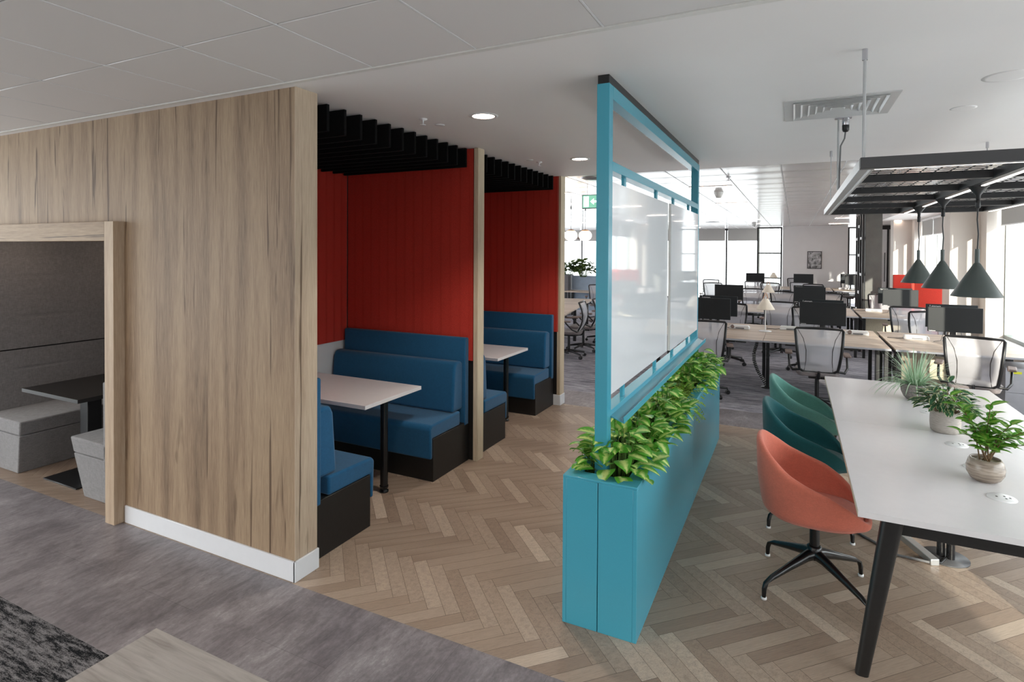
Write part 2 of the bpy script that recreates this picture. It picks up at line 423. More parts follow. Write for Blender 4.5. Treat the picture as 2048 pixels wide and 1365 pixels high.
def herringbone():
    w, n = .08, 6; u0, v0 = .47, -2.65
    X0, X1, Y0, Y1 = -9, 3.3, 2.338, 6.62
    vs = []; fs = []; uvs = []; cols = []
    rnd = random.Random(3)
    def clip(poly, ax, val, keep_gt):
        out = []
        for i in range(len(poly)):
            a, b = poly[i], poly[(i+1) % len(poly)]
            ia = (a[ax] > val) == keep_gt; ib = (b[ax] > val) == keep_gt
            if ia: out.append(a)
            if ia != ib:
                t = (val-a[ax])/(b[ax]-a[ax]); out.append(tuple(a[k]+t*(b[k]-a[k]) for k in range(4)))
        return out
    def plank(x, y, dx, dy):
        gp = .0008
        cs = [(x, y, 0, 0), (x+dx, y, 1, 0), (x+dx, y+dy, 1, 1), (x, y+dy, 0, 1)]
        P = []
        L = max(dx, dy)*w
        for (a, b, p, q) in cs:
            u = u0+w*a + (gp if p == 0 else -gp); v = v0+w*b + (gp if q == 0 else -gp)
            g = (p*L, q*w) if dx > dy else (q*L, p*w)
            P.append(((u+v)/2**.5, (u-v)/2**.5, g[0], g[1]))
        for ax, val, gt in ((0, X0, True), (0, X1, False), (1, Y0, True), (1, Y1, False)):
            if P: P = clip(P, ax, val, gt)
        if len(P) < 3: return
        o = len(vs); vs.extend((p[0], p[1], 0) for p in P); fs.append(tuple(range(o, o+len(P))))
        uvs.extend((p[2], p[3]) for p in P); c = (rnd.random(), rnd.random(), min(1, max(0, rnd.gauss(.5, .24))), 1)
        cols.extend([c]*len(P))
    for t in range(-190, 190):
        for k in range(-18, 18):
            for (x, y, dx, dy) in ((t+2*n*k, t, n, 1), (t, t-2*n+1+2*n*k, 1, n)):
                u = u0+w*x; v = v0+w*y; X = (u+v)/2**.5; Y = (u-v)/2**.5
                if X0-1 < X < X1+1 and Y0-1 < Y < Y1+1: plank(x, y, dx, dy)
    me = bpy.data.meshes.new('floor'); me.from_pydata(vs, [], fs)
    ul = me.uv_layers.new(name='grain'); ca = me.color_attributes.new('plank', 'FLOAT_COLOR', 'CORNER')
    for p in me.polygons:
        for li in p.loop_indices:
            vi = me.loops[li].vertex_index; ul.data[li].uv = uvs[vi]; ca.data[li].color = cols[vi]
    bm = bmesh.new(); bm.from_mesh(me)
    for f in bm.faces:
        if f.normal.z < 0: f.normal_flip()
    bm.to_mesh(me); bm.free()
    me.materials.append(m_plank)
    o = bpy.data.objects.new('floor', me); C.objects.link(o); o['kind'] = 'structure'
herringbone()
struct('floor', B(-9, 3.3, 2.338, 6.62, -.12, -.0015), plain('joint_dark', (70, 58, 50), .8))

# ceilings ---------------------------------------------------------
def tiles(x0, x1, y0, y1, z, mat):
    mb = MB(); x = x0
    while x < x1-.01:
        y = y0
        while y < y1-.01:
            mb.box(x+.003, x+.594, y+.002, y+.593, z, z+.03); y += .597
        x += .6
    return mb
struct('ceiling', tiles(-2.511-.6*12, 3.3, 2.277-.597*11, 2.277, Z, m_tile), m_tile, bevel=.003, seg=1)
g_ = MB(); x = -2.511-.6*12
while x < 3.3: g_.box(x-.004, x+.004, -4.2, 2.274, Z-.0015, Z+.03); x += .6
struct('ceiling', g_, m_white)
struct('ceiling', B(-10, 3.3, -4.3, 2.30, Z+.035, Z+.1), m_tileflat)
struct('trim_1', B(-9.7, 3.3, 2.279, 2.31, Z-.004, Z+.04), m_tileflat)
struct('ceiling', B(-9.7, 3.3, 2.31, 6.62, Z, Z+.1), m_gyp)
def farceil():
    mb = MB(); x = -.735-.6*18
    while x < 2.19:
        x1 = min(x+.595, 2.19); y = 6.625
        while y < 25:
            mb.box(x+.004, x1, y+.002, y+.597, Z, Z+.03); y += .6
        x += .6
    return mb
struct('ceiling', farceil(), m_metalceil, bevel=.004, seg=1)
g_ = MB(); x = -.737-.6*18
while x < 2.19: g_.box(x-.004, x+.004, 6.63, 24, Z-.0015, Z+.03); x += .6
struct('ceiling', g_, m_white)
struct('ceiling', B(-12, 2.2, 6.62, 25, Z+.032, Z+.1), m_tileflat)
struct('ceiling', B(2.2, 3.3, 6.62, 25, Z, Z+.1), m_gyp)

# wood wall with opening -------------------------------------------
XR = -2.53
wy0, wy1 = 2.358, 2.523
mb = MB(); mb.box(-4.20, XR, wy0, wy1, 0, Z); mb.box(-6.35, -4.20, wy0, wy1, 1.99, Z); mb.box(-9, -6.35, wy0, wy1, 0, Z)
struct('wall_left', mb, m_oak)
struct('wall_left', B(XR, XR+.004, wy0-.002, wy1, .12, Z), m_oakpale)
# skirtings
mb = MB(); mb.box(-4.13, XR+.012, 2.346, wy0, 0, .118); mb.box(XR, XR+.014, 2.346, wy1+.008, 0, .118)
struct('baseboard_left', mb, m_skirt, bevel=.002, seg=1)
# frame of the opening
fy0, fy1 = 2.285, 2.42
struct('trim_2', B(-4.247, -4.142, fy0, fy1, 0, 2.079), m_oakjamb, bevel=.0015, seg=1)
struct('trim_3', B(-6.5, -4.247, fy0, fy1, 1.945, 2.079), m_oakx, bevel=.0015, seg=1)
struct('trim_4', B(-6.5, -6.395, fy0, fy1, 0, 1.945), m_oakpale, bevel=.0015, seg=1)

# dividers between the booths ----------------------------------------
struct('wall_divider', B(-4.15, -2.575, 4.462, 4.55, 0, Z), m_blackwood)
struct('trim_5', B(-2.575, -2.532, 4.447, 4.561, 0, Z), m_oaklight, bevel=.0015, seg=1)
struct('wall_divider', B(-4.15, -2.59, 6.545, 6.66, 0, Z), m_blackwood)
struct('trim_6', B(-2.60, -2.558, 6.532, 6.672, .125, Z), m_oaklight, bevel=.0015, seg=1)
struct('wall_divider', B(-12, -2.58, 6.662, 6.69, 0, Z), m_wallwhite)
struct('baseboard_divider', B(-2.66, -2.55, 6.525, 6.68, 0, .125), m_skirt, bevel=.002, seg=1)
struct('wall_back', B(-4.2, -4.062, 2.523, 6.55, 0, Z), m_wallwhite)

# back wall, doors and facades ---------------------------------------
YB = 22.3
struct('wall_back', B(-.37, 1.62, YB, YB+.12, 0, Z), m_wallwhite)
struct('wall_back', B(2.12, 3.3, YB+.0, YB+.12, 0, Z), m_wallwhite)
def window(n, x0, x1, y, z0, z1, nx, rails=(), ft=.06, mat=m_black, glass=True, d=.06):
    w = MB(); w.box(x0, x0+ft, y, y+d, z0, z1); w.box(x1-ft, x1, y, y+d, z0, z1); w.box(x0+ft, x1-ft, y, y+d, z1-ft, z1); w.box(x0+ft, x1-ft, y, y+d, z0, z0+ft)
    for k in range(1, nx):
        x = x0+(x1-x0)*k/nx; w.box(x-ft*.4, x+ft*.4, y, y+d, z0+ft, z1-ft)
    for r in rails: w.box(x0+ft, x1-ft, y+.005, y+d-.005, r-.02, r+.02)
    o = struct('window_%d' % n, w, mat)
    g = B(x0+ft, x1-ft, y+d/2-.003, y+d/2+.003, z0+ft, z1-ft).build('pane', m_glass, None)
    g.parent = o
    return o
o = window(1, -1.20, -.38, YB, 0, 2.79, 1, (1.86, .98), .05)
window(2, 1.62, 2.12, YB, 0, 2.76, 1, (1.82, .9), .05)
# sheer curtain behind the glazed door
def cur(u, v):
    x = -1.16+u*.76; return (x, YB+.22+.035*math.sin(u*60+v*1.5)+.02*math.sin(u*23), .004+v*2.80)
tag(MB().grid(cur, 90, 6).build('sheer_curtain', m_curtain), 'pale sheer curtain behind the black framed glazing beside the white wall', 'curtain')
# far facade with blinds
window(3, -12.0, -1.2, 24.0, .0, Z, 9, (), .07)
# unseen room ends behind the camera: wall keeps sun out, glazing added for fill
struct('wall_front', B(-5.6, 3.3, -4.1, -4.0, 0, Z), m_wallwhite)
window(12, -9.0, -5.6, -4.06, 0, Z, 4, (), .06)
for y0, y1 in ((-4, 2.34),):
    w = MB()
    for k in range(5): y = y0+(y1-y0)*k/4; w.box(-9.06, -9.0, max(y0, y-.03), min(y1, y+.03), 0, Z)
    w.box(-9.06, -9.0, y0, y1, 0, .06); w.box(-9.06, -9.0, y0, y1, Z-.06, Z)
    o = struct('window_13', w, m_black); g = B(-9.033, -9.027, y0, y1, .06, Z-.06).build('pane', m_glass); g.parent = o
# ------------------------------------------------------------------ right facade
def column(y0, n):
    struct('wall_right', B(2.5, 3.3, y0, y0+.55, 0, Z), m_column)
    struct('wall_right', B(2.93, 3.3, y0-.36, y0, 0, Z), m_column)
for k, y0 in enumerate((-.45, 6.12, 12.66, 19.2)): column(y0, k)
struct('wall_right', B(2.93, 3.3, 19.75, 25, 0, Z), m_column)
SILL = .46
for k, (y0, y1) in enumerate(((-4, -.81), (.10, 5.76), (6.67, 12.30), (13.21, 18.84))):
    w = MB(); x0, x1 = 3.18, 3.30
    n = max(1, round((y1-y0)/1.4)); ft = .055
    w.box(x0, x1, y0, y1, SILL, SILL+.06); w.box(x0, x1, y0, y1, Z-.06, Z)
    for i in range(n+1):
        y = y0+(y1-y0)*i/n; a = max(y0, y-ft/2); b = min(y1, y+ft/2); w.box(x0, x1, a, b, SILL+.06, Z-.06)
    o = struct('window_%d' % (4+k), w, plain('facade_frame', (120, 128, 126), .4))
    g = B(3.235, 3.241, y0, y1, SILL+.06, Z-.06).build('pane', m_glass); g.parent = o
    struct('wall_right', B(3.18, 3.3, y0, y1, 0, SILL), m_column)
    struct('trim_%d' % (7+k), B(2.98, 3.20, y0, y1, SILL-.03, SILL), m_white, bevel=.003, seg=1)

# roller blinds on the right facade (one thing each) -------------------
BL = [(4.45, 5.72, 2.37), (2.95, 4.40, 2.37), (1.5, 2.9, 2.3), (.12, 1.45, 2.1), (-3.9, -2.4, 1.95), (-2.35, -.84, 1.95),  # blinds in the unseen nearest bays are lowered to shade the table
      (10.9, 12.2, 2.37), (9.5, 10.85, 2.37), (8.1, 9.45, 2.37), (6.7, 8.05, 2.37), (17.45, 18.8, 2.37), (16.05, 17.4, 2.37), (14.65, 16.0, 2.37), (13.25, 14.6, 2.37)]
for y0, y1, zb in BL:
    i = BL.index((y0, y1, zb))
    nm = ('grey roller blind %s the middle beige window column, %s pane from camera' %
          (('behind', ('fourth', 'third', 'second', 'first')[i-10]) if y0 > 13 else ('in front of', ('fourth', 'third', 'second', 'first')[i-6]))
          if y0 > 6 else 'grey roller blind in the bays beside the white meeting table, %s from the far end' % ('first', 'second', 'third', 'fourth', 'sixth', 'fifth')[i])
    t = thing('roller_blind', nm, 'blind', (3.10, (y0+y1)/2, Z), 0, 'roller blinds of the right facade')
    B(3.097, 3.101, y0, y1, zb, Z-.05).build('blind_cloth', m_blind, t, True)
    B(3.09, 3.108, y0, y1, zb-.02, zb).build('bottom_bar', m_whiteplastic, t, True)
    MB().tube([(3.10, y0, Z-.035), (3.10, y1, Z-.035)], .03, 12).build('roller', m_whiteplastic, t, True)
def blind(x0, x1, y, zb, label, group):
    t = thing('roller_blind', label, 'blind', ((x0+x1)/2, y, Z), 0, group)
    B(x0, x1, y-.002, y+.002, zb, Z).build('blind_cloth', m_blind, t, True)
    B(x0, x1, y-.008, y+.008, zb-.02, zb).build('bottom_bar', m_whiteplastic, t, True)
for k in range(9):
    x0 = -12+1.2*k
    blind(x0+.05, x0+1.15, 23.94, 2.35, 'grey roller blind on the far glazing, %s pane from the right' % ('ninth', 'eighth', 'seventh', 'sixth', 'fifth', 'fourth', 'third', 'second', 'first')[k], 'roller blinds of the far glazing')

# ================================================================== BOOTHS
def panel_grooved(name, label, cat, axis, c, a0, a1, z0, z1, loc, d=.012, sgn=-1, group=None):
    """red acoustic panel: vertical ribs cut in pairs"""
    mb = MB(); rnd = random.Random(int(abs(a0)*100)+int(c*10)); a = a0; w = .102
    while a < a1-.004:
        b = min(a+w, a1)
        for p, q in ((a+.0015, b-.014), (b-.0115, b-.0015)):
            if q-p < .002: continue
            if axis == 'X': mb.box(p, q, c, c+sgn*d, z0, z1)
            else: mb.box(c, c+sgn*d, p, q, z0, z1)
        a = b
    if axis == 'X': mb.box(a0, a1, c, c+sgn*(d-.003), z0, z1)
    else: mb.box(c, c+sgn*(d-.003), a0, a1, z0, z1)
    o = mb.build(name, m_red, None, bevel=0)
    return tag(o, label, cat, group)
G_ = 'red acoustic panels lining the booths'
for k, (ya, yb, c) in enumerate(((2.53, 4.44, 'near'), (4.57, 6.52, 'far'))):
    panel_grooved('acoustic_panel', 'ribbed red acoustic panel on the back wall of the %s booth' % c, 'acoustic panel', 'Y', -4.062, ya, yb, .99, Z-.01, None, .02, +1, G_)
    panel_grooved('acoustic_panel', 'ribbed red acoustic panel facing the camera behind the far bench of the %s booth' % c, 'acoustic panel', 'X', (4.462, 6.545)[k], -4.04, -2.585, .9, Z-.004, None, .014, -1, G_)
    panel_grooved('acoustic_panel', 'ribbed red acoustic panel above the near bench of the %s booth, facing away' % c, 'acoustic panel', 'X', (2.523, 4.551)[k], -4.04, -2.59, .9, Z-.01, None, .014, +1, G_)

def cushion(x0, x1, pts, name, mat, parent, r=.02):
    mb = MB().prism(pts, 'X', x0, x1)
    return mb.build(name, mat, parent, True, bevel=r, seg=4)
def bench(y_back, y_front, s, x1, label, piping=True):
    """s=+1: sitter faces +y; y_back is the wall side"""
    t = thing('booth_bench', label, 'bench', ((-4.0+x1)/2, (y_back+y_front)/2, 0), 0, 'blue upholstered booth benches')
    X0 = -4.035
    f = lambda d: y_back+s*d
    D = abs(y_front-y_back)
    ya, yb = sorted((f(.0), f(D))); B(X0, x1, ya, yb, 0, .355).build('base', m_blackwood, t, True, bevel=.002, seg=1)
    P = lambda *q: [(f(d), z) for d, z in q]
    c = [(D+.035, .19), (D+.045, .44), (D+.02, .468), (.14, .478), (.14, .356), (D+.004, .356), (D+.004, .19)]
    cushion(X0, x1, P(*c), 'seat', m_blue, t, .016)
    b = [(.235, .478), (.205, .86), (.18, .91), (.12, .915), (.07, .90), (.07, .478)]
    cushion(X0, x1-.02, P(*b), 'backrest', m_blue, t, .022)
    u = [(.07, .33), (.07, 1.10), (.062, 1.112), (.012, 1.112), (.006, 1.10), (.006, .33)]
    cushion(X0+.02, x1+.005, P(*u), 'back_panel', m_blue, t, .008)
    return t
bench(2.54, 3.07, +1, -2.585, 'blue booth bench with black base nearest the camera, cut off by the wood wall')
bench(4.445, 3.885, -1, -2.622, 'blue booth bench facing the camera in the nearer booth')
bench(4.568, 5.14, +1, -2.60, 'blue booth bench behind the middle oak fin, mostly hidden by it')
bench(6.528, 5.985, -1, -2.642, 'blue booth bench facing the camera in the farther booth')

def booth_table(y0, y1, label):
    t = thing('booth_table', label, 'table', (-2.87, (y0+y1)/2, 0))
    B(-4.04, -2.79, y0, y1, .725, .755).build('tabletop', m_table, t, True, bevel=.0015, seg=1)
    x, y = -2.862, (y0+y1)/2-.045
    MB().tube([(x, y, .03), (x, y, .725)], .03, 20).build('leg', m_blackgloss, t, True)
    ft_ = MB().lathe([(.0, 0), (.036, 0), (.036, .012), (.024, .018), (.024, .032), (.034, .036), (.034, .05)], x, y, 24).build('foot', m_blackgloss, t, True); ft_.parent = [c for c in t.children if c.name.startswith('leg')][0]
    MB().lathe([(.0, .716), (.06, .716), (.06, .725)], x, y, 24).build('mounting_plate', m_blackgloss, t, True)
booth_table(3.255, 3.955, 'white rectangular table on a black post in the nearer booth')
booth_table(5.335, 6.095, 'white rectangular table on a black post in the farther booth')

ordn = ['first', 'second', 'third', 'fourth', 'fifth', 'sixth', 'seventh', 'eighth', 'ninth', 'tenth', 'eleventh', 'twelfth', 'thirteenth', 'fourteenth']
for bth, yy, zz in (('nearer', [2.567+.1527*k for k in range(13)], 2.633), ('farther', [4.63+.1503*k for k in range(13)], 2.634)):
    for k, y in enumerate(yy):
        o = B(-4.03, -2.62, y-.024, y, zz, Z-.008).build('ceiling_baffle', m_felt, None, bevel=.002, seg=1)
        tag(o, 'black felt ceiling baffle over the %s booth, %s from the camera' % (bth, ordn[k]), 'ceiling baffle', 'black baffles over the %s booth' % bth)

# ================================================================== ALCOVE behind the opening
struct('wall_left', B(-6.42, -6.32, 2.42, 4.75, 0, 1.99), m_black)
struct('wall_back', B(-6.42, -4.2, 4.62, 4.75, 0, 1.99), m_black)
struct('ceiling', B(-6.42, -4.2, 2.42, 4.75, 1.972, 1.99), plain('alcove_ceiling', (128, 124, 128), .7))
struct('wall_right', B(-4.2, -4.16, 2.53, 4.62, 0, 1.99), m_black)
# grey wall upholstery with pleats
def uph(name, z0, z1, label, pleats):
    def fn(u, v):
        y = 2.43+u*2.17; z = z0+v*(z1-z0); d = .03
        for (py0, py1, pz) in pleats:
            if py0 < y < py1:
                k = min(1, (y-py0)/.12)*min(1, (py1-y)/.35); d -= .010*k*math.exp(-((z-pz)/.008)**2)
        return (-6.32+d, y, z)
    o = MB().grid(fn, 70, 60).build(name, m_grey, None, solid=0)
    return tag(o, label, 'wall upholstery')
pl = [(2.62, 3.25, z) for z in (1.27, 1.46, 1.64, 1.82)] + [(3.35, 4.3, z) for z in (1.18, 1.37, 1.56, 1.75)]
uph('wall_upholstery', .985, 1.97, 'dark grey woven wall panel with four rows of pleats above the alcove bench', pl)
uph('wall_upholstery', .40, .975, 'grey woven backrest panel just above the left alcove bench', [(2.6, 3.2, .80), (3.3, 4.2, .80)])
def alcove_bench(xw, s, name, label, zseat=.455, back=False):
    t = thing('alcove_bench', label, 'bench', (xw+s*.25, 3.4, 0), 0, 'grey upholstered alcove benches')
    f = lambda d: xw+s*d
    y0, y1 = 2.42, 4.6
    D = .57
    def pr(pts, n, m, r):
        # tapered in x; near end slopes too
        mb = MB(); pts3 = []
        zs = [p[1] for p in pts]
        for yend, sl in ((y0, 1), (y1, 0)):
            pts3.append([(f(d), yend+(.035*(1-z/.455) if sl else 0), z) for d, z in pts])
        a, b = pts3; k = len(a)
        mb.add(a+b, [tuple(range(k))[::-1], tuple(range(k, 2*k))]+[(i, (i+1) % k, k+(i+1) % k, k+i) for i in range(k)])
        return mb.build(n, m, t, True, bevel=r, seg=3)
    pr([(0, 0), (D-.10, 0), (D-.012, .330), (0, .330)], 'base', m_grey, .008)
    pr([(0, .336), (D-.01, .336), (D+.018, .455), (0, .455)], 'seat', m_grey, .012)
    if back:
        pr([(0, .0), (.17, .0), (.17, .34), (.09, .93), (0, .93)], 'backrest', m_grey, .012)
    return t
alcove_bench(-6.29, 1, 'L', 'long grey woven bench on the left side of the alcove')
alcove_bench(-4.37, -1, 'R', 'grey woven bench end with leaning backrest just behind the oak door frame', back=True)
t = thing('alcove_table', 'black rectangular table on a square post inside the grey alcove', 'table', (-5.3, 3.1, 0))
B(-5.69, -4.87, 2.43, 3.85, .71, .74).build('tabletop', m_blackwood, t, True, bevel=.001, seg=1)
B(-5.335, -5.225, 2.68, 2.79, .012, .71).build('post', m_black, t, True, bevel=.003, seg=1)
B(-5.50, -5.02, 2.49, 2.98, 0, .012).build('base_plate', m_black, t, True, bevel=.002, seg=1)
for i, (x, y) in enumerate(((-5.9, 2.62), (-5.25, 2.62), (-5.9, 3.6), (-5.25, 3.6))):
    t = thing('recessed_spotlight', 'small warm spotlight in the low alcove ceiling, %s row, %s one' % (('front', 'back')[i//2], ('left', 'right')[i % 2]), 'spotlight', (x, y, 1.972), 0, 'alcove spotlights')
    MB().lathe([(.028, 1.966), (.036, 1.966), (.036, 1.972)], x, y, 16, cap=False).build('trim_ring', m_white, t, True)
    MB().lathe([(0, 1.967), (.027, 1.967), (.027, 1.971)], x, y, 16).build('lens', m_spot, t, True)
    d = bpy.data.lights.new('alcove_lamp', 'POINT'); d.energy = .45; d.color = (1, .78, .6); d.shadow_soft_size = .03
    o = bpy.data.objects.new('alcove_lamp', d); C.objects.link(o); o.location = (x, y, 1.94)
t = thing('sprinkler', 'small chrome sprinkler head under the alcove ceiling', 'sprinkler', (-5.6, 3.2, 1.972))
MB().lathe([(.0, 1.925), (.022, 1.928), (.022, 1.931), (.006, 1.935), (.006, 1.96), (.02, 1.966), (.02, 1.972)], -5.6, 3.2, 14).build('head', m_chrome, t, True)

# ================================================================== PLANTER WITH SCREEN
t = PL = thing('planter_box', 'long turquoise metal planter box standing on the herringbone floor', 'planter', (-.85, 4.4, 0))
px0, px1, py0, py1, ph = -1.043, -.663, 2.715, 6.115, .755
B(px0, -.862, py0, 4.41, 0, ph-.003).build('side_panel', m_turq, t, True, bevel=.003, seg=2)
mb = MB()
# carcass built as walls so that it is open on top
t.children[0].name = 'old'; bpy.data.objects.remove(t.children[0])
for n, b in (('left_panel', (px0, px0+.02, py0, 4.413)), ('left_panel', (px0, px0+.02, 4.417, py1)), ('right_panel', (px1-.02, px1, py0, 4.413)), ('right_panel', (px1-.02, px1, 4.417, py1)),
             ('end_panel', (px0+.02, -.8605, py0, py0+.02)), ('end_panel', (-.8565, px1-.02, py0, py0+.02)), ('end_panel', (px0+.02, px1-.02, py1-.02, py1))):
    B(*b, 0, ph-.012).build(n, m_turq, t, True, bevel=.002, seg=2)
def frame_mb(x0, x1, y0, y1, ix0, ix1, iy0, iy1, z0, z1):
    m = MB(); m.box(x0, x1, y0, iy0, z0, z1); m.box(x0, x1, iy1, y1, z0, z1); m.box(x0, ix0, iy0, iy1, z0, z1); m.box(ix1, x1, iy0, iy1, z0, z1); return m
frame_mb(px0, px1, py0, py1, px0+.075, px1-.072, py0+.085, py1-.085, ph-.012, ph).build('rim', m_turq, t, True, bevel=.002, seg=2)
B(px0+.02, px1-.02, py0+.02, py1-.02, .55, .66).build('soil', m_cloth_dark, t, True)

t = SC = thing('room_divider', 'tall turquoise metal frame rising from the planter to the ceiling', 'partition', (-.85, 4.5, ph))
sx0, sx1 = -.933, -.865
B(sx0, sx1, 2.886, 2.955, .66, 2.765).build('post', m_turq, t, True, bevel=.003)
B(sx0, sx1, 6.215-.27, 6.285-.27, .66, 2.765).build('post', m_turq, t, True, bevel=.003)
yA, yB = 2.955, 5.945
B(sx0, sx1, yA+.002, yB-.002, 2.695, 2.765).build('top_beam', m_turq, t, True, bevel=.002)
B(sx0, sx1, yA, yB, 2.318, 2.368).build('middle_beam', m_turq, t, True, bevel=.002)
B(sx0, sx1, yA, yB, 1.0, 1.045).build('lower_beam', m_turq, t, True, bevel=.002)
B(sx0+.004, sx1-.004, 2.89, 6.01, 2.765, Z).build('top_packer', m_black, t, True)
tr = MB().prism([(sx1, 1.012), (-.79, .985), (-.79, 1.02), (-.795, 1.02), (-.795, .992), (sx1, 1.018)], 'Y', 2.945, 6.02).build('pen_tray', m_turq, t, True, bevel=.001, seg=1)
for y in (3.29, 4.15, 4.80, 5.55):
    B(-.905, -.888, y-.022, y+.022, 2.20, 2.32).build('hanger', m_turq, t, True)
    B(-.905, -.888, y-.022, y+.022, 1.04, 1.20).build('hanger', m_turq, t, True)
for y0, y1, xx, l in ((2.975, 4.50, -.879, 'large glossy whiteboard nearest the camera in the turquoise frame'), (4.53, 5.90, -.860, 'narrower looking glossy whiteboard farther along the turquoise frame')):
    t = thing('whiteboard', l, 'whiteboard', (xx, (y0+y1)/2, 1.7), 0, 'whiteboards in the turquoise frame')
    B(xx, xx+.003, y0+.001, y1-.001, 1.121, 2.264).build('writing_surface', m_wb, t, True)
    B(xx-.018, xx, y0, y1, 1.12, 2.265).build('backing_board', m_wbedge, t, True)

# ------------------------------------------------------------------ leaves
def leaf_geo(mb, uvs, base, d, n, L, Wd, fold=.25, droop=.3, nseg=4, shape=lambda s: math.sin(math.pi*s**.75)**.8, tip=True):
    d = d.normalized(); s_ = d.cross(n)
    if s_.length < 1e-4: s_ = Vector((1, 0, 0))
    s_.normalize(); nn = s_.cross(d).normalized()
    o = len(mb.v); rows = []
    p = base.copy(); dd = d.copy()
    for i in range(nseg+1):
        s = i/nseg; w = Wd*.5*max(.02, shape(min(.999, max(.001, s))))
        c = p; up_ = nn*(fold*w)
        rows.append((c - s_*w + up_, c, c + s_*w + up_))
        p = p + dd*(L/nseg); dd = (dd + Vector((0, 0, -droop/nseg))).normalized(); nn = s_.cross(dd).normalized()
    vs = []; us = []
    for i, r in enumerate(rows):
        vs += r; us += [(i/nseg, 0), (i/nseg, .5), (i/nseg, 1)]
    fs = []
    for i in range(nseg):
        a = 3*i
        fs += [(a, a+1, a+4, a+3), (a+1, a+2, a+5, a+4)]
    mb.add(vs, fs, True); uvs.extend(us)
def finish_leaves(name, mb, uvs, mat, parent=None, world=True, kind=None):
    o = mb.build(name, mat, parent, world)
    me = o.data; ul = me.uv_layers.new(name='leaf')
    for lp in me.loops: ul.data[lp.index].uv = uvs[lp.vertex_index]
    if kind: o['kind'] = kind
    return o
def rvec(rnd, lo=-.2, hi=1):
    a = rnd.uniform(0, 2*math.pi); z = rnd.uniform(lo, hi); r = math.sqrt(max(0, 1-z*z)); return Vector((r*math.cos(a), r*math.sin(a), z))
def pothos(cx, cy, z0, rnd, nl=56, spread=(.15, .2), hh=.2, size=(.075, .115)):
    mb = MB(); uvs = []; st = MB()
    for i in range(nl):
        a = rnd.uniform(0, 2*math.pi); r = rnd.uniform(.15, 1)**.7
        b = Vector((cx+math.cos(a)*spread[0]*r, cy+math.sin(a)*spread[1]*r, z0+hh*(1-.62*r*r)*rnd.uniform(.35, 1.1)))
        root = Vector((cx+math.cos(a)*spread[0]*.25, cy+math.sin(a)*spread[1]*.3, z0-.08))
        st.tube([root, (root+b)/2+Vector((0, 0, .03)), b], .0018, 4)
        d = Vector((math.cos(a)*.9, math.sin(a)*.9, rnd.uniform(-.35, .45))) + rvec(rnd)*.45
        L = rnd.uniform(*size)
        leaf_geo(mb, uvs, b, d, Vector((0, 0, 1))+rvec(rnd)*.35, L, L*rnd.uniform(.72, .92), .18, rnd.uniform(.3, 1.1), 5, lambda s: (math.sin(math.pi*s**.62))**.75)
    return mb, uvs, st
def fern(cx, cy, z0, rnd, nf=26, L=.26):
    mb = MB(); uvs = []; st = MB()
    for i in range(nf):
        a = rnd.uniform(0, 2*math.pi); el = rnd.uniform(.2, 1.25)
        d = Vector((math.cos(a)*math.cos(el), math.sin(a)*math.cos(el)*1.2, math.sin(el))); p = Vector((cx, cy, z0)) + Vector((math.cos(a)*.03, math.sin(a)*.05, 0)); pts = [p.copy()]
        LL = L*rnd.uniform(.7, 1.1); n = 12
        for k in range(n):
            p = p + d*(LL/n); d = (d+Vector((0, 0, -.13))).normalized(); pts.append(p.copy())
            side = d.cross(Vector((0, 0, 1))).normalized()
            w = .05*math.sin(math.pi*min(.98, (k+1.2)/(n+1)))+.008
            for s_ in (-1, 1):
                leaf_geo(mb, uvs, p, side*s_+d*.5, Vector((0, 0, 1)), w*rnd.uniform(.8, 1.1), .013, .1, .4, 2)
        st.tube(pts, .0015, 4)
    return mb, uvs, st
rnd = random.Random(11)
where = ['beside the near post', 'second from the near post', 'third from the near post', 'fourth from the near post', 'in the middle of the row', 'just past the middle', 'third from the far end', 'second from the far end', 'at the far end']
pys = [3.0, 3.38, 3.74, 4.08, 4.44, 4.78, 5.14, 5.48, 5.84]
for k, y in enumerate(pys):
    isf = k in (4, 5)
    cx = -.835
    t = thing('fern_plant' if isf else 'variegated_plant', ('feathery yellow-green fern' if isf else 'bushy variegated green leafy plant') + ' in the turquoise planter, ' + where[k], 'plant', (cx, y, .66), 0, 'plants in the turquoise planter')
    if isf: mb, uv, st = fern(cx, y, .70, rnd, 34, .25); m = m_leaffern
    else: mb, uv, st = pothos(cx, y, .70, rnd, 96, (.185, .22), .23, (.075, .12)); m = m_leafvar
    finish_leaves('foliage', mb, uv, m, t); st.build('stems', plain('stem_green', (90, 120, 50), .6) if k == 0 else bpy.data.materials['stem_green'], t, True)
t = thing('variegated_plant', 'small sprig of leaves left of the near post, leaning over the planter edge', 'plant', (-.985, 2.93, .66), 0, 'plants in the turquoise planter')
mb, uv, st = pothos(-.972, 2.93, .72, rnd, 15, (.06, .07), .15, (.06, .09)); finish_leaves('foliage', mb, uv, m_leafvar, t); st.build('stems', bpy.data.materials['stem_green'], t, True)

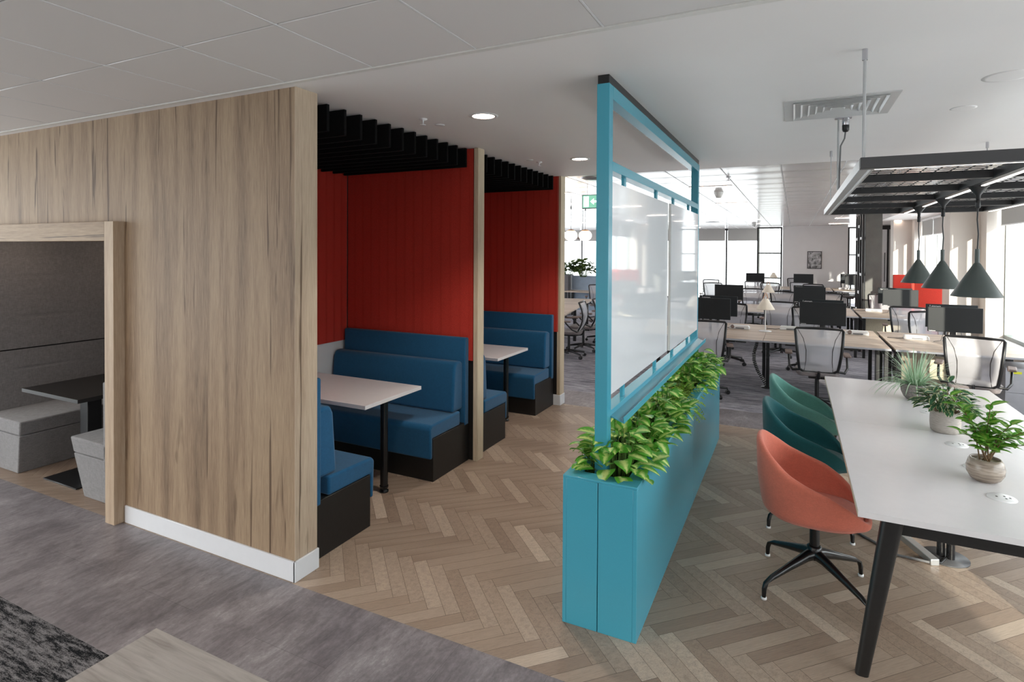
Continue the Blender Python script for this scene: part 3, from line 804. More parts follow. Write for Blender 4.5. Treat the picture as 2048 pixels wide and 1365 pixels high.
# ================================================================== MEETING TABLE
t = thing('meeting_table', 'long white meeting table with ply edge and splayed black legs', 'table', (.86, 4.44, 0))
tx0, tx1, ty0, ty1 = .262, 1.458, 2.915, 5.975
B(tx0+.002, tx1-.002, ty0+.002, 4.4435, .751, .756).build('tabletop', m_table, t, True)
B(tx0+.002, tx1-.002, 4.4465, ty1-.002, .751, .756).build('tabletop', m_table, t, True)
B(tx0, tx1, ty0, ty1, .731, .751).build('core_board', m_ply, t, True, bevel=.0008, seg=1)
B(tx0+.001, tx1-.001, ty0-.001, ty0+.001, .731, .756).build('end_edging', m_table, t, True)
def splay(x_top, y_top, x_bot, y_bot, w=.085):
    mb = MB(); n = 12; pts = []
    def ring(cx, cy, z, wx, wy):
        r = min(wx, wy)*.32; q = []
        for (sx, sy, a0) in ((1, 1, 0), (-1, 1, 90), (-1, -1, 180), (1, -1, 270)):
            for k in range(5):
                a = R_(a0+k*22.5); q.append((cx+sx*(wx/2-r)+r*math.cos(a), cy+sy*(wy/2-r)+r*math.sin(a), z))
        return q
    a = ring(x_bot, y_bot, 0, w*.62, w*.62); b = ring(x_top, y_top, .731, w, w*.75); k = len(a)
    mb.add(a+b, [(i, (i+1) % k, k+(i+1) % k, k+i) for i in range(k)], True); mb.add(a, [tuple(range(k))[::-1]]); mb.add(b, [tuple(range(k))])
    return mb
for x0_, xb in ((.405, .292), (1.315, 1.43)):
    for y0_, yb_ in ((3.0, 2.985), (5.89, 5.905)):
        splay(x0_, y0_, xb, yb_).build('leg', m_blackwood, t, True)
    B(x0_-.02, x0_+.02, 3.0, 5.89, .66, .731).build('side_rail', m_blackwood, t, True)
for y in (3.0, 5.87): B(.405, 1.315, y-.012, y+.012, .655, .722).build('end_rail', m_blackwood, t, True)
for i, y in enumerate((3.37, 3.79, 4.19, 4.545, 4.95)):
    t = thing('desk_socket', 'white round pop-up socket set in the white table, %s from the camera' % ordn[i], 'socket', (.875, y, .756), 0, 'round sockets in the meeting table')
    cv = MB().lathe([(0, .7615), (.052, .7615), (.056, .758), (.056, .756)], .875, y, 30).build('cover', m_whiteplastic, t, True)
    for dx, dy in ((-.02, 0), (.012, .014), (.012, -.014), (.03, 0)):
        B(.875+dx-.004, .875+dx+.004, y+dy-.006, y+dy+.006, .7612, .7619).build('slot', m_black, t, True).parent = cv

def pot(name, label, x, y, prof, mat, z=.756):
    t = thing(name, label, 'potted plant', (x, y, z))
    MB().lathe([(r, z+h) for r, h in prof], x, y, 36).build('pot', mat, t, True)
    top = max(h for r, h in prof); ri = min(r for r, h in prof if h > top*.8 and r > .02)
    MB().lathe([(0, z+top*.84), (ri*.97, z+top*.84)], x, y, 24, cap=False).build('soil', m_cloth_dark, t, True)
    return t
# near: glazed bowl with fig-like twigs
rnd = random.Random(5)
x, y, z = .868, 3.60, .756
t = pot('potted_fig', 'glazed brown-grey bowl with bright green fig-like twigs, nearest on the white table', x, y, [(0, 0), (.045, 0), (.062, .012), (.077, .04), (.079, .068), (.07, .1), (.063, .112), (.058, .112), (.064, .098)], m_potglaze)
mb = MB(); uv = []; st = MB()
tips = [(-.16, .07, .40), (-.10, .02, .34), (-.05, -.02, .27), (.10, -.04, .30), (.17, -.02, .27), (.05, .05, .33), (.14, .06, .22), (-.02, -.08, .22), (.20, .0, .2), (-.12, -.05, .24), (.02, 0, .38)]
for tx, ty, tz in tips:
    base = Vector((x+rnd.uniform(-.02, .02), y+rnd.uniform(-.02, .02), z+.09)); tip = Vector((x+tx*.9, y+ty, z+tz*1.02)); mid = (base+tip)/2+Vector((-tx*.12, 0, .03))
    pts = [base, mid, tip]; st.tube(pts, [.0035, .0026, .0014], 6)
    for k in range(15):
        s = .28+.72*k/14; p = base.lerp(mid, s*2) if s < .5 else mid.lerp(tip, s*2-1)
        a = k*2.4+rnd.random(); d = (tip-base).normalized()*.5+Vector((math.cos(a), math.sin(a), .15))
        L = rnd.uniform(.05, .085)
        leaf_geo(mb, uv, p, d, Vector((0, 0, 1))+rvec(rnd)*.3, L, L*.50, .2, .7, 5, lambda s: math.sin(math.pi*s**.75)**.75)
finish_leaves('foliage', mb, uv, m_leaffig, t); st.build('twigs', m_stem, t, True)
# middle: pale ribbed pot
x, y = .872, 4.47
t = pot('potted_hoya', 'pale ribbed cylindrical pot with dark cream-edged leaves, middle of the white table', x, y, [(0, 0), (.066, 0), (.078, .012), (.082, .06), (.08, .13), (.078, .136), (.072, .136), (.074, .12)], m_potgrey)
mb = MB(); uv = []; st = MB()
for i in range(190):
    a = rnd.uniform(0, 6.283); r = rnd.random()**.5; b = Vector((x+math.cos(a)*.13*r, y+math.sin(a)*.13*r, z+.13+.17*(1-r*r*.75)*rnd.uniform(.4, 1.15)))
    d = Vector((math.cos(a)*.8, math.sin(a)*.8, rnd.uniform(-.6, .5)))+rvec(rnd)*.3; L = rnd.uniform(.055, .09)
    leaf_geo(mb, uv, b, d, Vector((0, 0, 1))+rvec(rnd)*.4, L, L*.42, .25, .6, 4)
    if i % 4 == 0: st.tube([(x+math.cos(a)*.03, y+math.sin(a)*.03, z+.1), b], .002, 4)
finish_leaves('foliage', mb, uv, m_leafholly, t); st.build('twigs', m_stem, t, True)
# far: dimpled bowl with spider plant
x, y = .852, 5.36
t = pot('potted_spider_plant', 'dimpled grey bowl with striped spider plant, farthest on the white table', x, y, [(0, 0), (.055, 0), (.075, .02), (.092, .06), (.098, .11), (.097, .122), (.09, .122), (.086, .1)], m_potdim)
mb = MB(); uv = []
for i in range(150):
    a = rnd.uniform(0, 6.283); el = rnd.uniform(.35, 1.45); d = Vector((math.cos(a)*math.cos(el), math.sin(a)*math.cos(el), math.sin(el)))
    leaf_geo(mb, uv, Vector((x+math.cos(a)*.025, y+math.sin(a)*.025, z+.10)), d, Vector((0, 0, 1)), rnd.uniform(.20, .34), .0105, .3, 1.9*math.cos(el)+.25, 10, lambda s: (1-s)**.45)
finish_leaves('foliage', mb, uv, m_leafspider, t)

# ------------------------------------------------------------------ shell chairs
def shell_chair(mat, label):
    t = thing('shell_chair', label, 'chair', (0, 0, 0), 0, 'upholstered swivel chairs along the meeting table')
    HK = [(-1.02, .835), (-.8, .772), (-.47, .695), (-.14, .652), (.25, .612), (.58, .555), (.82, .492), (.97, .452), (1.05, .445)]
    def prof(th):
        x = rimxy(th)[0]/.295
        for (a, ha), (b, hb) in zip(HK, HK[1:]):
            if x <= b:
                k = (x-a)/(b-a); return ha+(hb-ha)*k
        return .445
    def rimxy(th, grow=0):
        c, s = math.cos(th), math.sin(th); n = 2.5
        k = (abs(c/(.295+grow))**n+abs(s/(.295+grow))**n)**(-1/n)
        return k*c, k*s
    N = 56
    def surf(off):
        def fn(u, v):
            th = 2*math.pi*u; x, y = rimxy(th, off); h = prof(th); z0 = .398-off*.9
            e = min(.075, max(.01, (h-z0)*.62)); k = min(1, v/.5)
            rr = math.sin(k*math.pi/2)**.75; zz = z0+e*(1-math.cos(k*math.pi/2))**1.2
            if v > .5: zz = z0+e+(h-z0-e)*(v-.5)/.5
            lean = .90+.10*min(1, max(0, (zz-.40)/.22))
            return (x*rr*lean-.012*max(0, (zz-.45)/.38), y*rr*lean, zz)
        return fn
    mb = MB(); out = surf(.0); inn = surf(-.036)
    nv = 16
    g1 = [[out(i/N, .02+.98*j/(nv-1)) for i in range(N)] for j in range(nv)]
    g2 = [[inn(i/N, .02+.98*j/(nv-1)) for i in range(N)] for j in range(nv)]
    # rounded rim
    rim = []
    for i in range(N):
        a = Vector(g1[-1][i]); b = Vector(g2[-1][i]); m_ = (a+b)/2; rim.append(tuple(m_+Vector((0, 0, .012))))
    rings = g1 + [rim] + g2[::-1]
    vs = [p for r in rings for p in r]; fs = []
    for j in range(len(rings)-1):
        for i in range(N): fs.append((j*N+i, j*N+(i+1) % N, (j+1)*N+(i+1) % N, (j+1)*N+i))
    mb.add(vs, fs, True); mb.add(rings[0], [tuple(range(N))[::-1]], True)
    mb.build('shell', mat, t, sub=1)
    # seat cushion
    c = MB()
    def seat(u, v):
        th = 2*math.pi*u; x, y = rimxy(th, -.05); k = v
        z = .485 - .022*k**4 + .004*math.cos(k*3)
        if v > .985: z = .425
        return (x*k*.965+.012*max(0, math.cos(th))*k, y*k*.94, z)
    c.grid(seat, 40, 12, True, True); c.build('seat_cushion', mat, t)
    MB().tube([(0, 0, .2), (0, 0, .40)], .026, 18).build('column', m_blackgloss, t)
    MB().lathe([(.034, .165), (.038, .2), (.038, .235), (.03, .24)], 0, 0, 20).build('column_sleeve', m_blackgloss, t)
    MB().lathe([(.0, .385), (.12, .392), (.12, .40)], 0, 0, 20).build('swivel_plate', m_black, t)
    b = MB()
    for k in range(4):
        a = R_(45+90*k); d = Vector((math.cos(a), math.sin(a), 0)); s_ = Vector((-d.y, d.x, 0))
        secs = [(.0, .195, .066, .07), (.06, .185, .048, .06), (.18, .147, .034, .044), (.30, .108, .027, .032), (.338, .088, .025, .028), (.35, .055, .023, .026), (.352, .012, .020, .020)]
        rings = []
        for (r, z, w, hh) in secs:
            c0 = d*r+Vector((0, 0, z)); u_ = Vector((0, 0, 1)) if r < .33 else (d*1.0)
            ring = []
            for q in range(10):
                an = 2*math.pi*q/10; ring.append(tuple(c0+s_*(w*.5*math.cos(an)*1.1)+u_*(hh*.5*math.sin(an))))
            rings.append(ring)
        vs = [p for r in rings for p in r]; fs = []
        for j in range(len(rings)-1):
            for q in range(10): fs.append((j*10+q, j*10+(q+1) % 10, (j+1)*10+(q+1) % 10, (j+1)*10+q))
        b.add(vs, fs, True); b.add(rings[-1], [tuple(range(10))])
    bs = b.build('base', m_blackgloss, t)
    for k in range(4):
        a = R_(45+90*k); MB().lathe([(0, 0), (.015, 0), (.015, .011), (0, .013)], .352*math.cos(a), .352*math.sin(a), 16).build('glide', m_whiteplastic, bs)
    return t
c1 = shell_chair(m_coral, 'coral fabric swivel chair at the near corner of the white table'); c1.location = (.12, 3.635, 0)
c2 = shell_chair(m_teal, 'dark teal fabric swivel chair between the coral and the mint one'); c2.location = (.11, 4.53, 0)
c3 = shell_chair(m_mint, 'mint green fabric swivel chair, farthest of three on the near side of the table'); c3.location = (.125, 5.42, 0)
dup(c1, (1.68, 5.1, 0), math.pi, 'coral fabric swivel chair on the window side of the white table')

# floor things under the table
t = thing('cable_riser', 'black round plate with twin cable posts standing under the white table', 'cable riser', (.86, 4.36, 0))
MB().lathe([(0, 0), (.125, 0), (.125, .006), (0, .006)], .86, 4.36, 40).build('base_plate', m_rack, t, True)
MB().tube([(.84, 4.37, .006), (.84, 4.37, .12)], .022, 14).build('post', m_blackgloss, t, True)
MB().tube([(.885, 4.345, .006), (.885, 4.345, .10)], .022, 14).build('post', m_blackgloss, t, True)
MB().tube([(.86, 4.36, .10), (.87, 4.38, .3), (.86, 4.42, .55), (.86, 4.44, .70)], .012, 8).build('cable', m_black, t, True)
t = thing('power_strip', 'grey power strip leaning below the white table, trailing a grey cable', 'power strip', (.72, 4.37, 0))
MB().box(-.17, .17, -.025, .025, 0, .04).build('housing', m_alu, t, bevel=.004)
t.children[0].rotation_euler = (0, 0, R_(-68))
MB().tube([(.78, 4.22, .012), (.6, 4.24, .008), (.42, 4.44, .008), (.38, 4.55, .008)], .008, 8).build('cable', m_greyplastic, t, True)
t = thing('cable', 'thin black cable running from the riser to the power strip', 'cable', (.8, 4.3, 0))
MB().tube([(.86, 4.33, .012), (.82, 4.25, .008), (.76, 4.24, .02)], .006, 8).build('cable', m_black, t, True)

# ================================================================== HANGING RACK
rz0, rz1 = 2.268, 2.318
rx0, rx1, ry0, ry1 = .262, 1.58, 3.0, 6.55
t = thing('hanging_rack', 'black ceiling-hung frame with wire grid panels above the white table', 'hanging rack', (.92, 4.8, 2.3))
B(rx0, rx1, ry0, ry0+.05, rz0, rz1).build('end_beam', m_rack, t, True, bevel=.002, seg=1)
B(rx0, rx1, ry1-.05, ry1, rz0, rz1).build('end_beam', m_rackdark, t, True, bevel=.002, seg=1)
cx = (rx0+rx1)/2
ys = [ry0+.05, 3.66, 4.33, 5.0, 5.75, ry1-.05]
for x, n in ((rx0+.03, 'side_beam'), (cx, 'centre_beam'), (rx1-.03, 'side_beam')):
    o = B(x-.03, x+.03, ry0+.05, ry1-.05, rz0, rz1).build(n, m_alu if x < 1 and n == 'side_beam' else m_rackdark, t, True, bevel=.002, seg=1)
    B(x+.006, x+(.026 if x > .5 else .016), ry0+.06, ry1-.06, rz0-.003, rz0+.001).build('beam_strip', m_brightstrip if x > .5 else m_white, t, True)  # white strips under the beams, emissive on all but the left beam
B(rx0+.06, rx1-.06, ry0+.05, ry0+.06, rz0-.001, rz0+.006).build('beam_strip', m_brightstrip, t, True)
for y in ys[1:-1]: B(rx0+.06, rx1-.06, y-.02, y+.02, rz0+.004, rz1-.006).build('cross_bar', m_rackdark, t, True)
for i in range(5):
    for xa, xb in ((rx0+.06, cx-.03), (cx+.03, rx1-.06)):
        ya, yb = ys[i]+.0, ys[i+1]
        mb = MB(); n = 9; zc = rz1-.012
        for k in range(1, n): x = xa+(xb-xa)*k/n; mb.box(x-.0018, x+.0018, ya, yb, zc-.0018, zc+.0018)
        m = max(2, round((yb-ya)/.07))
        for k in range(1, m): y = ya+(yb-ya)*k/m; mb.box(xa, xb, y-.0018, y+.0018, zc-.0018, zc+.0018)
        mb.build('wire_grid', m_rackdark, t, True)
for i, (x, y, n) in enumerate(((.277, 3.03, 'near left corner'), (1.42, 5.98, 'right side'), (.29, 5.93, 'far left part'), (1.5, 3.03, 'near right corner'))):
    u = thing('suspension_rod', 'thin grey rod hanging the black rack from the ceiling, %s' % n, 'suspension rod', (x, y, Z), 0, 'rods holding the hanging rack')
    MB().tube([(x, y, rz1), (x, y, Z)], .0065 if i == 0 else .004, 10).build('rod', m_alu, u, True)
    MB().tube([(x, y, Z-.05), (x, y, Z)], .011, 12).build('ceiling_fixing', m_chrome, u, True)
t = thing('power_feed', 'chrome ceiling bracket with black plug and cable feeding the hanging rack', 'power feed', (.29, 4.51, Z))
B(.24, .34, 4.49, 4.53, Z-.006, Z).build('bracket', m_chrome, t, True)
MB().tube([(.262, 4.51, rz1), (.262, 4.51, Z-.006)], .006, 8).build('rod', m_alu, t, True)
MB().lathe([(.022, Z-.006), (.022, Z-.05), (.018, Z-.06)], .305, 4.51, 14).build('socket', m_chrome, t, True)
MB().lathe([(0, Z-.10), (.016, Z-.095), (.022, Z-.085), (.022, Z-.05)], .305, 4.51, 14).build('plug', m_black, t, True)
MB().tube([(.305, 4.51, Z-.09), (.3, 4.51, Z-.14), (.277, 4.51, Z-.19), (.274, 4.51, Z-.3), (.27, 4.51, rz1)], .005, 8).build('cable', m_greyplastic, t, True)

for (x, y, l) in ((.926, 4.057, 'nearest and largest looking'), (.926, 4.9, 'middle'), (.913, 5.68, 'farthest')):
    t = thing('pendant_lamp', 'dark grey-green cone pendant over the white table, %s of three' % l, 'pendant lamp', (x, y, 2.3), 0, 'cone pendants over the white table')
    MB().lathe([(.052, rz0), (.045, rz0-.004), (.012, rz0-.05), (.010, rz0-.075), (.0, rz0-.075)], x, y, 28).build('canopy', m_rackdark, t, True)
    MB().lathe([(.008, rz0-.075), (.012, rz0-.08), (.012, rz0-.12), (.004, rz0-.125)], x, y, 14).build('cord_grip', m_rackdark, t, True)
    MB().tube([(x, y, 1.9), (x+.004, y, 2.0), (x-.002, y, 2.08), (x, y, 2.16)], .004, 8).build('cord', m_black, t, True)
    MB().tube([(x, y, 1.835), (x, y, 1.915)], .0115, 16).build('stem', m_lampgrey, t, True)
    MB().lathe([(.011, 1.838), (.016, 1.832), (.118, 1.652), (.119, 1.646), (.114, 1.646), (.014, 1.822), (0, 1.824)], x, y, 48).build('shade', m_lampgrey, t, True)

# ------------------------------------------------------------------ ceiling fittings near
for i, (x, y) in enumerate(((-1.908, 3.42), (-1.92, 5.41))):
    t = thing('downlight', 'round recessed downlight in the white ceiling, %s one in front of the booths' % ('nearer', 'farther')[i], 'downlight', (x, y, Z), 0, 'downlights in front of the booths')
    MB().lathe([(.075, Z-.003), (.078, Z-.006), (.098, Z-.004), (.1, Z)], x, y, 40, cap=False).build('bezel', m_white, t, True)
    MB().lathe([(0, Z-.002), (.074, Z-.002)], x, y, 32, cap=False).build('lens', m_led, t, True)
    mb = MB()
    for k in range(12):
        a = k*math.pi/6; mb.box(x+.045*math.cos(a)-.006, x+.045*math.cos(a)+.006, y+.045*math.sin(a)-.006, y+.045*math.sin(a)+.006, Z-.006, Z-.002)
    mb.build('louvre', m_chrome, t, True)
    d = bpy.data.lights.new('downlight_lamp', 'SPOT'); d.energy = 30; d.spot_size = R_(110); d.spot_blend = .6; d.color = (1, .9, .8); d.shadow_soft_size = .06
    o = bpy.data.objects.new('downlight_lamp', d); C.objects.link(o); o.location = (x, y, Z-.02)
def spr(x, y, label):
    t = thing('sprinkler', label, 'sprinkler', (x, y, Z), 0, 'ceiling sprinklers')
    MB().lathe([(.0, Z-.045), (.02, Z-.043), (.02, Z-.04), (.005, Z-.036), (.006, Z-.012), (.03, Z-.006), (.03, Z)], x, y, 16).build('head', m_white, t, True)
def disc(x, y, r, label, mat=None, h=.006):
    t = thing('ceiling_speaker', label, 'ceiling speaker', (x, y, Z), 0, 'round ceiling covers')
    MB().lathe([(0, Z-h), (r*.8, Z-h), (r, Z-h*.4), (r, Z)], x, y, 30).build('grille', mat or m_white, t, True)
spr(-2.335, 3.32, 'small white sprinkler beside the black baffles of the nearer booth')
disc(-2.333, 3.53, .035, 'small flat round cover just behind the near sprinkler')
spr(-2.37, 5.43, 'small white sprinkler beside the black baffles of the farther booth')
disc(-2.40, 5.26, .035, 'small flat round cover just before the far sprinkler')
disc(.985, 3.80, .11, 'large flush round cover in the white ceiling at the right edge', m_gyp, .003)
disc(.95, 4.52, .07, 'medium flush round cover in the white ceiling above the rack', m_gyp, .003)

# air diffuser
t = thing('air_diffuser', 'square louvred metal air diffuser in the white ceiling above the rack', 'air vent', (.235, 4.16, Z))
vx0, vx1, vy0, vy1 = -.065, .537, 3.868, 4.447
frame_mb(vx0, vx1, vy0, vy1, vx0+.05, vx1-.05, vy0+.05, vy1-.05, Z-.006, Z).build('flange', m_vent, t, True)
cx, cy = (vx0+vx1)/2, (vy0+vy1)/2
for k in range(6):
    a = .25-.042*k
    mb = MB(); o_, i_ = a, a-.03
    vs = [(cx+sx*o_, cy+sy*o_*.96, Z-.012) for sx, sy in ((-1, -1), (1, -1), (1, 1), (-1, 1))] + [(cx+sx*i_, cy+sy*i_*.96, Z+.02) for sx, sy in ((-1, -1), (1, -1), (1, 1), (-1, 1))]
    mb.add(vs, [(j, (j+1) % 4, 4+(j+1) % 4, 4+j) for j in range(4)]); mb.build('louvre', m_vent, t, True, solid=.002)
B(vx0+.05, vx1-.05, vy0+.05, vy1-.05, Z-.001, Z).build('throat', m_vent, t, True)

# pale tabletop corner near the camera
t = thing('foreground_table', 'pale wood tabletop corner at the bottom edge of the view', 'table', (-1.2, .5, 0))
B(-1.724, .1, -.35, 1.07, .72, .74).build('tabletop', m_foretable, t, True, bevel=.001, seg=1)
for x in (-1.30, -.1):
    for y in (-.2, .65): B(x-.025, x+.025, y-.025, y+.025, 0, .72).build('leg', m_black, t, True)
#--PART3--
# ================================================================== OPEN OFFICE
def office_chair():
    t = thing('office_chair', 'x', 'chair', (0, 0, 0), 0, 'mesh office chairs at the desks')
    # sitter looks towards +y; the back is at -y
    def yb(z): return -.235 - .06*((z-.50)/.5) + .10*(((z-.72)/.28)**2) - .03
    def hw(z):                      # half width of back at height z
        k = (z-.47)/(1.0-.47); return .19+.062*k**.7
    pts = []
    zs = [1.0, .9, .8, .7, .6, .53]
    zt, zb = 1.0, .475
    L = [(-hw(z), yb(z), z) for z in (.975, .88, .78, .68, .58, .51)]
    bot = [(-.15, yb(.48), .477), (0, yb(.475)-.01, .47), (.15, yb(.48), .477)]
    Rr = [(hw(z), yb(z), z) for z in (.51, .58, .68, .78, .88, .975)]
    top = [(.236, yb(1.0), .992), (.1, yb(1.0)-.02, 1.0), (0, yb(1.0)-.026, 1.003), (-.1, yb(1.0)-.02, 1.0), (-.236, yb(1.0), .992)]
    MB().tube(L+bot+Rr+top, .0165, 8, closed=True).build('back_frame', m_black, t)
    def bm(u, v):
        z = .475+v*.525; h = hw(z)-.004; x = (2*u-1)*h; return (x, yb(z)-.03*(1-(2*u-1)**2)*(.3+.7*v)-.0, z)
    bk = MB().grid(bm, 10, 10).build('back_mesh', m_backmesh, t)
    for sx in (-1, 1):
        MB().tube([(sx*.225, yb(.98)-.004, .985), (sx*.165, yb(.88)-.014, .88), (sx*.135, yb(.75)-.018, .75), (sx*.135, yb(.62)-.014, .62), (sx*.15, yb(.49), .485)], .0035, 5).build('back_seam', m_gasket, bk)
    MB().prism([(-.22, -.20), (-.18, -.245), (.18, -.245), (.22, -.20), (.245, .1), (.225, .21), (.17, .245), (-.17, .245), (-.225, .21), (-.245, .1)], 'Z', .43, .475).build('seat', m_chairseat, t, bevel=.018, seg=3)
    MB().box(-.10, .10, -.14, .12, .385, .428).build('mechanism', m_black, t, bevel=.01)
    MB().tube([(0, -.12, .40), (0, -.25, .42), (0, -.275, .50)], [.022, .02, .016], 8).build('back_support', m_black, t)
    for sx in (-1, 1):
        arm = MB().tube([(sx*.19, -.2, .50), (sx*.27, -.2, .49), (sx*.305, -.12, .53), (sx*.31, -.03, .62), (sx*.31, .0, .655)], [.014, .015, .014, .013, .012], 8); arm = arm.build('arm', m_black, t)
        MB().box(sx*.31-.04, sx*.31+.04, -.10, .14, .655, .682).build('arm_pad', m_armpad, arm, bevel=.012, seg=3)
    MB().tube([(0, 0, .09), (0, 0, .39)], .024, 12).build('gas_column', m_black, t)
    b = MB()
    for k in range(5):
        a = R_(90+72*k); c, s_ = math.cos(a), math.sin(a)
        b.tube([(0, 0, .115), (c*.1, s_*.1, .11), (c*.30, s_*.30, .078)], [.03, .024, .014], 8)
    bo = b.build('base', m_black, t)
    for k in range(5):
        a = R_(90+72*k); c, s_ = math.cos(a), math.sin(a); x, y = c*.305, s_*.305
        w = MB(); n = Vector((-s_, c, 0))
        for q in (-.014, .014):
            p = Vector((x, y, .028))+n*q; w.tube([p-n*.009, p+n*.009], .028, 12)
        w.tube([(x, y, .03), (x, y, .075)], .007, 6)
        w.build('caster', m_black, bo)
    return t
ch0 = office_chair(); ch0_used = [False]
def chair(x, y, rz, label, group='mesh office chairs at the desks'):
    if not ch0_used[0]:
        ch0_used[0] = True; ch0.location = (x, y, 0); ch0.rotation_euler = (0, 0, R_(rz)); ch0['label'] = label; ch0['group'] = group; return ch0
    return dup(ch0, (x, y, 0), R_(rz), label, group)

def text_mesh(body, size, name, mat, parent, loc, rot):
    cu = bpy.data.curves.new(name, 'FONT'); cu.body = body; cu.size = size; cu.extrude = .0004
    to = bpy.data.objects.new('tmp', cu); C.objects.link(to)
    dg = bpy.context.evaluated_depsgraph_get(); me = bpy.data.meshes.new_from_object(to.evaluated_get(dg))
    bpy.data.objects.remove(to); o = bpy.data.objects.new(name, me); C.objects.link(o); me.materials.append(mat)
    o.parent = parent; o.location = loc; o.rotation_euler = rot
    return o
def monitor():
    t = thing('monitor', 'x', 'monitor', (0, 0, 0), 0, 'monitors on the desks')
    # screen faces -y, back with arm faces +y. origin on the desk top
    hs = MB().box(-.275, .275, -.012, .012, .17, .475).build('housing', m_screenback, t, bevel=.004)
    MB().box(-.270, .270, -.0135, -.012, .182, .470).build('display', m_screen, hs)
    text_mesh('Lenovo', .022, 'logo', m_whiteplastic, hs, (-.262, -.0136, .1725), (R_(90), 0, 0))
    text_mesh('Lenovo', .040, 'logo', m_whiteplastic, hs, (.235, .0125, .435), (R_(90), 0, R_(180)))
    MB().box(-.02, .02, .02, .035, .01, .33).build('stand', m_black, t, bevel=.003)
    MB().box(-.05, .05, .011, .03, .27, .36).build('mount', m_black, t, bevel=.003)
    MB().lathe([(0, 0), (.1, 0), (.1, .006), (.03, .012), (0, .012)], 0, .04, 28).build('base', m_alu, t)
    MB().tube([(.06, .014, .2), (.09, .05, .1), (.13, .12, .012), (.22, .2, .006)], .003, 5).build('cable', m_black, t)
    MB().tube([(.0, .03, .2), (.04, .07, .1), (.05, .16, .006)], .003, 5).build('cable', m_black, t)
    return t
mo0 = monitor(); mo_used = [False]
DZ = .745
def mon(x, y, rz, label):
    if not mo_used[0]:
        mo_used[0] = True; mo0.location = (x, y, DZ); mo0.rotation_euler = (0, 0, R_(rz)); mo0['label'] = label; return mo0
    return dup(mo0, (x, y, DZ), R_(rz), label)

def desk(flip):
    """1.4 x .88 bench desk, origin at the middle of the shared back edge; flip mirrors x"""
    t = thing('bench_desk', 'x', 'desk', (0, 0, 0), 0, 'oak topped bench desks')
    s = -1 if flip else 1
    B(-.698, .698, -.88, -.006, DZ-.022, DZ).build('desktop', m_desk, t, bevel=.0015, seg=1)
    B(-.698, .698, -.8815, -.8800, DZ-.022, DZ).build('edging', m_deskedge, t)
    for x, y, n in ((.655, -.80, 'leg'), (-.665, -.26, 'leg'), (.655, -.04, 'leg'))[::2 if flip else 1]:
        a, b = sorted((s*(x-.022), s*(x+.022))); B(a, b, y-.03, y+.03, 0, DZ-.022).build(n, m_black, t, bevel=.003, seg=1)
    a, b = sorted((s*.633, s*.677)); B(a, b, -.82, -.02, .66, .70).build('side_rail', m_black, t)
    B(-.64, .63, -.28, -.24, .665, .715).build('cross_rail', m_black, t) if not flip else B(-.63, .64, -.28, -.24, .665, .715).build('cross_rail', m_black, t)
    B(-.45, .45, -.20, -.05, .60, .61).build('cable_tray', m_black, t)
    B(-.30, .36, -.86, -.80, .695, .715).build('under_drawer', m_black, t)
    return t
dkA, dkB = desk(False), desk(True); used = {dkA: 0, dkB: 0}
def put_desk(proto, x, y, rz, label):
    if not used[proto]:
        used[proto] = 1; proto.location = (x, y, 0); proto.rotation_euler = (0, 0, R_(rz)); proto['label'] = label; return proto
    return dup(proto, (x, y, 0), R_(rz), label)
ROWS = [8.96, 12.78, 16.60, 20.42]
rn = ['nearest desk row', 'second desk row', 'third desk row', 'last desk row before the white wall']
rs = ['nearest row', 'second row', 'third row', 'last row']
for r, yc in enumerate(ROWS):
    put_desk(dkA, .35, yc, 0, 'oak topped desk, camera side of the %s, left of the aisle gap' % rs[r])
    put_desk(dkB, .35, yc, 180, 'oak topped desk, far side of the %s, left of the aisle gap' % rs[r])
    put_desk(dkB, -1.05, yc, 0, 'oak topped desk, camera side of the %s, behind the turquoise screen' % rs[r])
    put_desk(dkA, -1.05, yc, 180, 'oak topped desk, far side of the %s, behind the turquoise screen' % rs[r])
    if r != 2:
        for fl, pr, rz, sd in ((0, dkB, 0, 'camera side'), (1, dkA, 180, 'far side')):
            put_desk(pr, 1.79, yc, rz, 'oak topped desk, %s of the %s, on the window side' % (sd, rs[r]))
        if r < 2:
            for q, (yy, sd) in enumerate(((yc-.5, 'camera'), (yc+.5, 'far'))):
                o = tag(B(1.22, 2.05, yc-.23+q*.02+.22*q*2, yc-.21+q*.02+.22*q*2, .14, .66).build('modesty_panel_board', m_ply, None), 'pale modesty board under the window-side desks of the %s, %s side' % (rs[r], sd), 'panel', 'modesty boards')
t = thing('pedestal', 'grey drawer pedestal with a yellow tag at the right end of the nearest row', 'drawer unit', (2.27, 8.35, 0))
B(2.12, 2.42, 8.12, 8.62, .08, .62).build('body', m_deskedge, t, True, bevel=.004, seg=1)
B(2.12, 2.42, 8.116, 8.12, .10, .34).build('drawer', m_deskedge, t, True); B(2.12, 2.42, 8.116, 8.12, .35, .60).build('drawer', m_deskedge, t, True)
B(2.16, 2.26, 8.113, 8.116, .56, .585).build('tag', plain('tag_yellow', (214, 214, 40), .5), t, True)
for x in (2.15, 2.39):
    for y in (8.15, 8.59): MB().tube([(x, y, 0), (x, y, .08)], .02, 10).build('castor', m_black, t, True)

